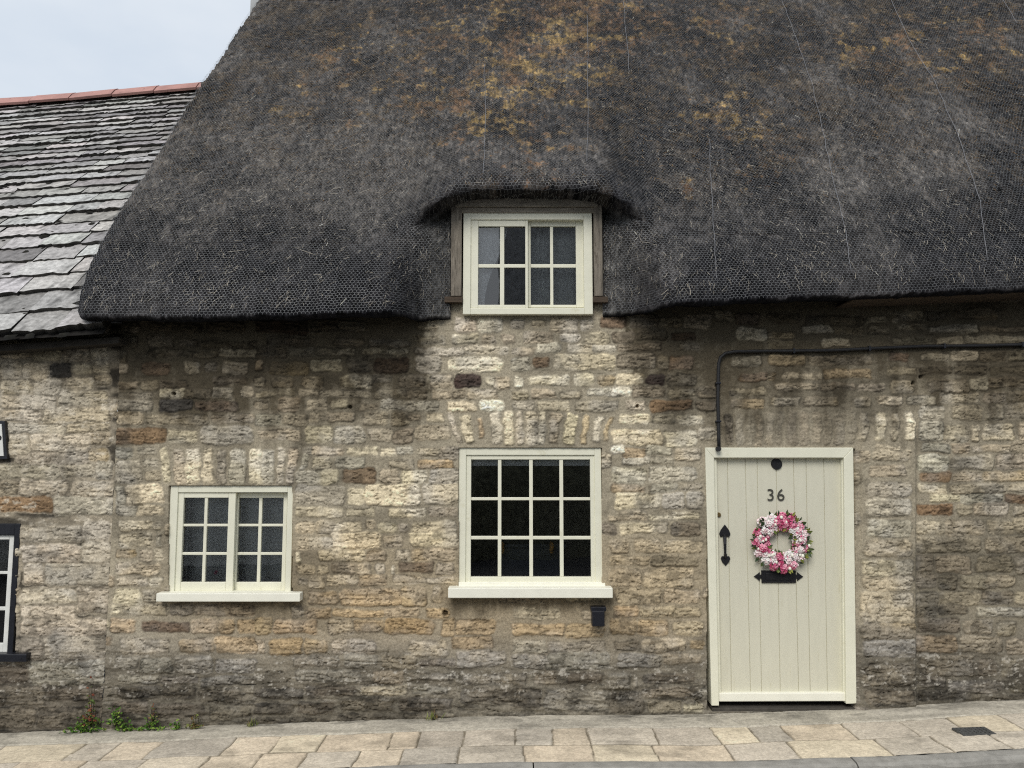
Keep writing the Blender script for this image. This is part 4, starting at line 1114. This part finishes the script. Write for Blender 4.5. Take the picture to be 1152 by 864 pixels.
# ------------------------------------------------------------------ pavement, kerb, road
rngp = np.random.default_rng(5)
Y_CE, Y_RW, Y_KI, Y_KO = -.22, -.52, -.80, -.92
px = np.arange(-5.2, 5.2, .0085); py = np.arange(Y_KI, .03, .0065)
PX, PY = np.meshgrid(px, py)
rowA = [on_ground(u, 827).x for u in (-60, 20, 105, 187, 265, 315, 365, 470, 522, 580, 664, 742, 813, 900, 975, 1050, 1112, 1180)]
rowB = [on_ground(u, 850).x for u in (-50, 28, 100, 165, 232, 290, 340, 400, 450, 515, 590, 670, 745, 832, 912, 1022, 1096, 1170)]
rowA = sorted([-5, -4.5] + rowA + [4.4, 5.0] + [on_ground(u, 827).x for u in (142, 440, 622, 860)]); rowB = sorted([-4.9, -4.3] + rowB + [4.3, 4.9])
split = Y_RW + .02 * fbm(PX / .6, PX * 0, 2, 400)
wx = PX + .012 * fbm(PX / .15, PY / .15, 2, 401); wy = PY + .010 * fbm(PX / .2, PY / .15, 2, 402)
isA = wy > split
ia = np.searchsorted(rowA, wx.ravel()).reshape(wx.shape); ib = np.searchsorted(rowB, wx.ravel()).reshape(wx.shape)
A = np.array(rowA); B = np.array(rowB)
def jd(arr, idx): return np.minimum(np.abs(wx - arr[np.clip(idx - 1, 0, len(arr) - 1)]), np.abs(wx - arr[np.clip(idx, 0, len(arr) - 1)]))
dj = np.where(isA, jd(A, ia), jd(B, ib))
dj = np.minimum(dj, np.abs(wy - split)); dj = np.minimum(dj, np.abs(wy - Y_CE)); 
fid = np.where(isA, ia, 40 + ib); 
FC = {}
pal = [(217, 204, 182), (212, 197, 174), (206, 195, 177), (220, 206, 180), (198, 187, 170), (214, 198, 174), (188, 179, 164)]
tabc = np.array([srgb(*pal[rngp.integers(len(pal))]) * rngp.uniform(.9, 1.06) for k in range(100)]); tabh = rngp.uniform(-.004, .004, 100)
cem = wy > Y_CE
j = sst(.0015, .0085, dj + .003 * fbm(PX / .06, PY / .06, 2, 415))
GZP = (gz(PX - .35) + gz(PX - .12) + gz(PX + .12) + gz(PX + .35)) / 4
Zp = GZP + np.where(cem, .004 + .012 * sst(Y_CE, -.05, PY), tabh[fid]) * np.where(cem, 1, 1)
Zp = Zp + .0022 * fbm(PX / .05, PY / .05, 3, 403) + .0035 * fbm(PX / .3, PY / .2, 2, 404)
Zp = Zp - .009 * (1 - j) * np.where(wy > Y_CE + .02, 0, 1)
cc = tabc[fid] * (1 + .22 * fbm(PX / .12, PY / .1, 4, 405) + .12 * fbm(PX / .025, PY / .025, 2, 406))[..., None]
jc = srgb(134, 124, 106) * .8
cc = cc * j[..., None] + jc * (1 - j)[..., None]
ccem = srgb(180, 173, 158) * (1 + .3 * fbm(PX / .4, PY / .06, 4, 407) + .12 * fbm(PX / .03, PY / .03, 2, 408))[..., None]
ccem = ccem * (1 - .5 * sst(.1, .5, fbm(PX / .15, PY / .05, 3, 409)) * sst(-.2, -.02, PY))[..., None]
cc = np.where(cem[..., None], ccem, cc)
dmk = sst(.15, .5, fbm(PX / .35, PY / .2, 3, 410))[..., None]
cc = cc * (1 - .25 * dmk)
pav = np_mesh('pavement', np.stack([PX, PY, Zp], -1).reshape(-1, 3), grid_faces(*PX.shape), M_PAVE, None, cc.reshape(-1, 3).clip(.01, .8), True)
tag(pav, 'worn sandstone flags with a grey cement fillet along the wall', kind='structure')
kb = MB(); edges = [-5.2] + sorted([on_ground(u, 856).x for u in (-330, -120, 90, 330, 600, 975, 1215)]) + [5.2]
for a, b in zip(edges, edges[1:]):
    bb = bmesh.new(); g = .004
    vs = []
    n = 14
    kx = np.linspace(a + g, b - g, n)
    prof = [(Y_KI - .001, -.16), (Y_KI - .001, .002), (Y_KI - .03, .006), (Y_KO + .03, .002), (Y_KO + .008, -.010), (Y_KO, -.03), (Y_KO, -.16)]
    ringsk = []
    for x in kx:
        jz = random.uniform(-.0025, .0025)
        ringsk.append([bb.verts.new((x, y + random.uniform(-.003, .003), gz(x) + z + jz)) for y, z in prof])
    for r0_, r1_ in zip(ringsk, ringsk[1:]):
        for k in range(len(prof) - 1): bb.faces.new((r0_[k], r1_[k], r1_[k + 1], r0_[k + 1]))
    bb.faces.new(ringsk[0]); bb.faces.new(ringsk[-1][::-1])
    kb.add(bb)
tag(kb.build('kerb', M_KERB, None, False), 'grey stone kerb', kind='structure')
gx = np.concatenate([np.linspace(-150, -9, 15), np.linspace(-8, 8, 65), np.linspace(9, 150, 15)]); gy = np.concatenate([np.linspace(-150, -8, 20), np.linspace(-7, 150, 30)])
GX, GY = np.meshgrid(gx, gy)
GZ = np.where(np.abs(GX) < 8, gz(np.clip(GX, -8, 8)), gz(np.clip(GX, -8, 8)) + np.clip(GS * (GX - 8 * np.sign(GX)), -2, 2)) - .125
rd = np_mesh('road', np.stack([GX, GY, GZ], -1).reshape(-1, 3), grid_faces(*GX.shape), M_ROAD, None, None, True)
tag(rd, 'dark asphalt street', kind='structure')
# small cover plate let into the flags
pc = [on_ground(u, v) for u, v in ((1071, 810.5), (1108, 809), (1121, 817.5), (1082, 819.5))]
dcx = sum(p.x for p in pc) / 4; dcy = sum(p.y for p in pc) / 4
dc = empty('drain_cover', (dcx, dcy, gz(dcx)), 'small dark iron cover plate let into the flagstones right of the door', 'drain cover')
mb = MB(); b = bmesh.new()
bmesh.ops.create_cube(b, size=1, matrix=Matrix.Translation((dcx, dcy, gz(dcx) + .004)) @ Matrix.Rotation(-math.atan(GS), 4, 'Y') @ Matrix.Diagonal((.215, .135, .012, 1)))
bmesh.ops.bevel(b, geom=list(b.edges), offset=.003, segments=2, affect='EDGES'); mb.add(b); mb.build('frame', M_IRON, dc)
mb = MB()
for k in range(7):
    for q in range(4):
        b = bmesh.new(); x = dcx - .078 + k * .026; y = dcy - .042 + q * .028
        bmesh.ops.create_cube(b, size=1, matrix=Matrix.Translation((x, y, gz(x) + .0115)) @ Matrix.Diagonal((.016, .014, .005, 1))); mb.add(b)
mb.build('tread_pattern', M_IRON, dc)

# ------------------------------------------------------------------ weeds along the foot of the wall
G1 = [srgb(78, 112, 42), srgb(96, 128, 50), srgb(60, 92, 36), srgb(120, 140, 62)]
G2 = [srgb(120, 126, 70), srgb(88, 96, 50), srgb(104, 88, 56)]
RD = [srgb(110, 60, 44), srgb(126, 78, 56), srgb(96, 100, 56), srgb(78, 96, 46)]
def weed(u, v, wpx, hpx, n, cols_, label, cat='plant', grass=False, group=None):
    p0 = at(u, v, -.04); p0.z = gz(p0.x) + .016 + (max(0, (at(u, v, -.04).z - gz(p0.x) - .03)) if v < 814 and not grass else 0); s = 1 / 158.
    V, Fc, C = [], [], []
    for k in range(n):
        ox = random.gauss(0, wpx * .33) * s; t = abs(random.gauss(0, .5)); oz = min(t, 1.1) * hpx * s * max(.15, 1 - (ox / (wpx * .7 * s)) ** 2)
        base = p0 + Vector((ox, -random.uniform(0, .035), GS * ox + (0 if grass else oz)))
        if grass:
            d = Vector((random.gauss(0, .35), random.gauss(-.15, .25), 1)); L = hpx * s * random.uniform(.5, 1.1)
            leaf(V, Fc, C, base, d, Vector((random.gauss(0, .4), -1, .1)), L, .006, random.choice(cols_), .3)
        else:
            d = Vector((random.gauss(0, .8), random.uniform(-1, -.1), random.uniform(-.1, .9)))
            leaf(V, Fc, C, base, d, Vector((random.gauss(0, .3), -.6, .8)), random.uniform(.014, .030), random.uniform(.012, .02), random.choice(cols_))
    e = empty('grass_tuft' if grass else 'weed', p0, label, cat, group)
    np_mesh('blade' if grass else 'leaves', np.array(V), np.array(Fc), M_LEAF, e, np.array(C).clip(.003, .6), True)
    mb = MB()
    for k in range(3):
        ox = (k - 1) * wpx * .18 * s
        mb.tube([p0 + Vector((ox * .3, 0, -.02)), p0 + Vector((ox, -.012, hpx * s * .45)), p0 + Vector((ox * 1.4, -.02, hpx * s * .9))], [.003, .0024, .0015], 5)
    mb.build('stem', M_TWIG, e, True)
weed(98, 826, 34, 16, 150, G1, 'low mat of bright green weeds at the wall foot below the house joint')
weed(103, 812, 13, 46, 80, RD, 'tall reddish weed climbing the wall above the green mat')
weed(131, 812, 14, 22, 70, G1, 'upright dark green weed just right of the joint')
weed(142, 821, 14, 12, 60, G1, 'small round weed close right of the upright dark green one')
weed(172, 821, 24, 14, 80, G1, 'broad yellow green weed with a red stem plant above it')
weed(173, 808, 9, 16, 26, RD, 'thin red stemmed plant above the broad yellow green weed')
weed(199, 822, 10, 8, 34, G1, 'tiny green weed right of the red stemmed plant')
weed(221, 818, 14, 14, 50, G2, 'dull olive weed furthest right of the weed row by the wall')
weed(284, 829, 7, 9, 14, G2, 'thin dry grass tuft standing at the edge of the cement strip', 'grass', True)
weed(488, 809, 9, 11, 16, G2, 'small grass tuft at the wall foot left of the middle window', 'grass', True)

# things inside the windows; added block and amber pieces mimic a vehicle reflection
fl = empty('flower_ornament', at(244, 655, .20), 'pink flower ornament behind the lower panes of the small left window', 'ornament')
V, Fc, C = blossom(at(244, 643, .22), Vector((0, -1, .2)), .022, PINKS, .013)
np_mesh('blossom', np.array(V), np.array(Fc), M_PETAL, fl, np.array(C), True)
mb = MB(); mb.tube([at(244, 643, .22), at(244, 655, .22)], [.004, .01], 8); mb.build('stem', M_PINKC, fl, True)
refl_block = empty('reflection_block', at(597, 660, .55), 'dark block added behind the middle window, standing in for a vehicle reflection', 'reflection_block')
mb = MB(); x0, x1, z0, z1 = rect(562, 612, 632, 700, .6); mb.box(x0, x1, .5, .85, z0, z1, .03); mb.build('block_body', M_DARKREFL, refl_block)
x0, x1, z0, z1 = rect(558, 610, 636, 613, .6); mb = MB(); mb.box(x0, x1, .47, .87, z1 - .03, z1, .008); mb.build('top', M_DARKREFL, refl_block)
for u, lab in ((565, 'amber piece added behind the left lower middle pane for a reflected vehicle light'), (620.5, 'amber piece added behind the right lower middle pane for a reflected vehicle light')):
    e = empty('amber_standin', at(u, 622, .40), lab, 'reflection_standin', 'amber stand-ins for reflected vehicle lights')
    b = bmesh.new(); p = at(u, 616, .40)
    mb = MB(); mb.tube([p + Vector((0, 0, -.045)), p + Vector((0, 0, -.02)), p + Vector((0, 0, .03)), p + Vector((0, 0, .045))], [.014, .018, .018, .012], 12); mb.build('amber_body', M_AMBER, e, True)
    mb = MB(); q = p + Vector((0, .12, -.05)); mb.tube([p + Vector((0, 0, -.045)), p + Vector((0, .06, -.07)), q], .006, 8); mb.build('bracket', M_BRASS, e, True)

# ------------------------------------------------------------------ across the street (seen only in the window panes)
op = empty('facing_house', (4.4, -12, 0), 'plain stone house with a grey slate roof across the street, behind the viewpoint', 'house')
mb = MB(); mb.box(-.1, 10, -12.2, -19, -.3, 3.9, 0); mb.build('wall', M_BACKWALL, op)
b = bmesh.new()
V = [(x, y, z) for x in (-.35, 10.3) for (y, z) in ((-11.9, 3.7), (-15.6, 9.0), (-19.3, 3.7), (-19.3, 3.95), (-15.6, 9.25), (-11.9, 3.95))]
vv_ = [b.verts.new(p) for p in V]
for k in range(6): b.faces.new((vv_[k], vv_[(k + 1) % 6], vv_[6 + (k + 1) % 6], vv_[6 + k]))
b.faces.new(vv_[:6]); b.faces.new(vv_[6:][::-1])
mb = MB(); mb.add(b); mb.build('roof', M_BACKROOF, op)
for (x, z) in ((1.2, 1.0), (5.8, 1.0), (3.6, 1.0)):
    mb = MB(); mb.box(x, x + 1.1, -12.19, -12.15, z, z + 1.3, .01); mb.build('window', M_BLACK, op)
V = []; nx, nz = 120, 24
xs_ = np.linspace(-2.2, 11, nx)
prof = np.array([(-9.3, -.4), (-9.25, .4), (-9.3, 1.2), (-9.5, 1.75), (-9.9, 1.85), (-10.3, 1.7), (-10.5, .8), (-10.5, -.4)])
HX = np.repeat(xs_[:, None], len(prof), 1); HY = prof[None, :, 0] + .18 * fbm(HX / .4, HX * 0 + np.arange(len(prof))[None] * 1.7, 3, 500); HZ = prof[None, :, 1] + .15 * fbm(HX / .5, HX * 0 + np.arange(len(prof))[None] * 2.1, 3, 501)
hd_ = np_mesh('hedge', np.stack([HX, HY, HZ], -1).reshape(-1, 3), grid_faces(nx, len(prof)), M_HEDGE, None, None, True)
gwl = MB(); gwl.box(-12, -2.4, -10.2, -9.9, -.5, 1.5, .01); gwl.box(-12.03, -2.37, -10.25, -9.85, 1.5, 1.58, .01)  # pale wall added to lighten what the small left window reflects
tag(gwl.build('reflector_wall', M_PALEWALL, None), 'unseen pale wall added across the street to lighten the small window reflection', 'garden wall')
tag(hd_, 'clipped dark green hedge along the far side of the street', 'hedge')

# ------------------------------------------------------------------ light
EL, AZ = 44.0, 196.0          # sun height; compass bearing it stands at (180 = behind the viewer)
w = bpy.data.worlds.new('World'); scene.world = w; w.use_nodes = True
nt = w.node_tree; nt.nodes.clear()
out = nt.nodes.new('ShaderNodeOutputWorld'); bg = nt.nodes.new('ShaderNodeBackground')
sky = nt.nodes.new('ShaderNodeTexSky'); sky.sky_type = 'NISHITA'; sky.sun_disc = False
sky.sun_elevation = R(EL); sky.sun_rotation = R(AZ); sky.air_density = 1.0; sky.dust_density = 3.0; sky.ozone_density = 1.0
tc = nt.nodes.new('ShaderNodeTexCoord'); mp = nt.nodes.new('ShaderNodeMapping'); mp.inputs['Scale'].default_value = (1, 1, 2.2)
nz_ = nt.nodes.new('ShaderNodeTexNoise'); nz_.inputs['Scale'].default_value = 2.3; nz_.inputs['Detail'].default_value = 6
nt.links.new(tc.outputs['Generated'], mp.inputs[0]); nt.links.new(mp.outputs[0], nz_.inputs['Vector'])
rp = ramp(nt, nz_.outputs[0], [(.30, (6.0, 6.9, 8.0)), (.70, (8.6, 9.0, 9.4))])
mx = nt.nodes.new('ShaderNodeMix'); mx.data_type = 'RGBA'; mx.inputs[0].default_value = .86
nt.links.new(sky.outputs[0], mx.inputs[6]); nt.links.new(rp.outputs[0], mx.inputs[7])
nt.links.new(mx.outputs[2], bg.inputs[0]); bg.inputs[1].default_value = .077
nt.links.new(bg.outputs[0], out.inputs[0])
sl_ = bpy.data.lights.new('sun', 'SUN'); sl_.energy = 1.5; sl_.angle = R(30); sl_.color = (1, .96, .9)
so = bpy.data.objects.new('sun', sl_); COL.objects.link(so)
az, el = R(AZ), R(EL)
sd = Vector((math.sin(az) * math.cos(el), math.cos(az) * math.cos(el), math.sin(el)))
so.rotation_euler = sd.to_track_quat('Z', 'Y').to_euler()
so.location = sd * 30

vs = scene.view_settings
scene.display_settings.display_device = 'sRGB'
vs.view_transform = 'Standard'; vs.look = 'None'; vs.exposure = .5; vs.gamma = 1; vs.use_curve_mapping = False
scene.cycles.sample_clamp_indirect = 3.0; scene.cycles.max_bounces = 6; scene.cycles.transparent_max_bounces = 8
scene.cycles.filter_width = 1.15; scene.cycles.use_denoising = False; scene.cycles.denoiser = 'OPENIMAGEDENOISE'; scene.cycles.denoising_input_passes = 'RGB_ALBEDO_NORMAL'; scene.cycles.denoising_prefilter = 'ACCURATE'
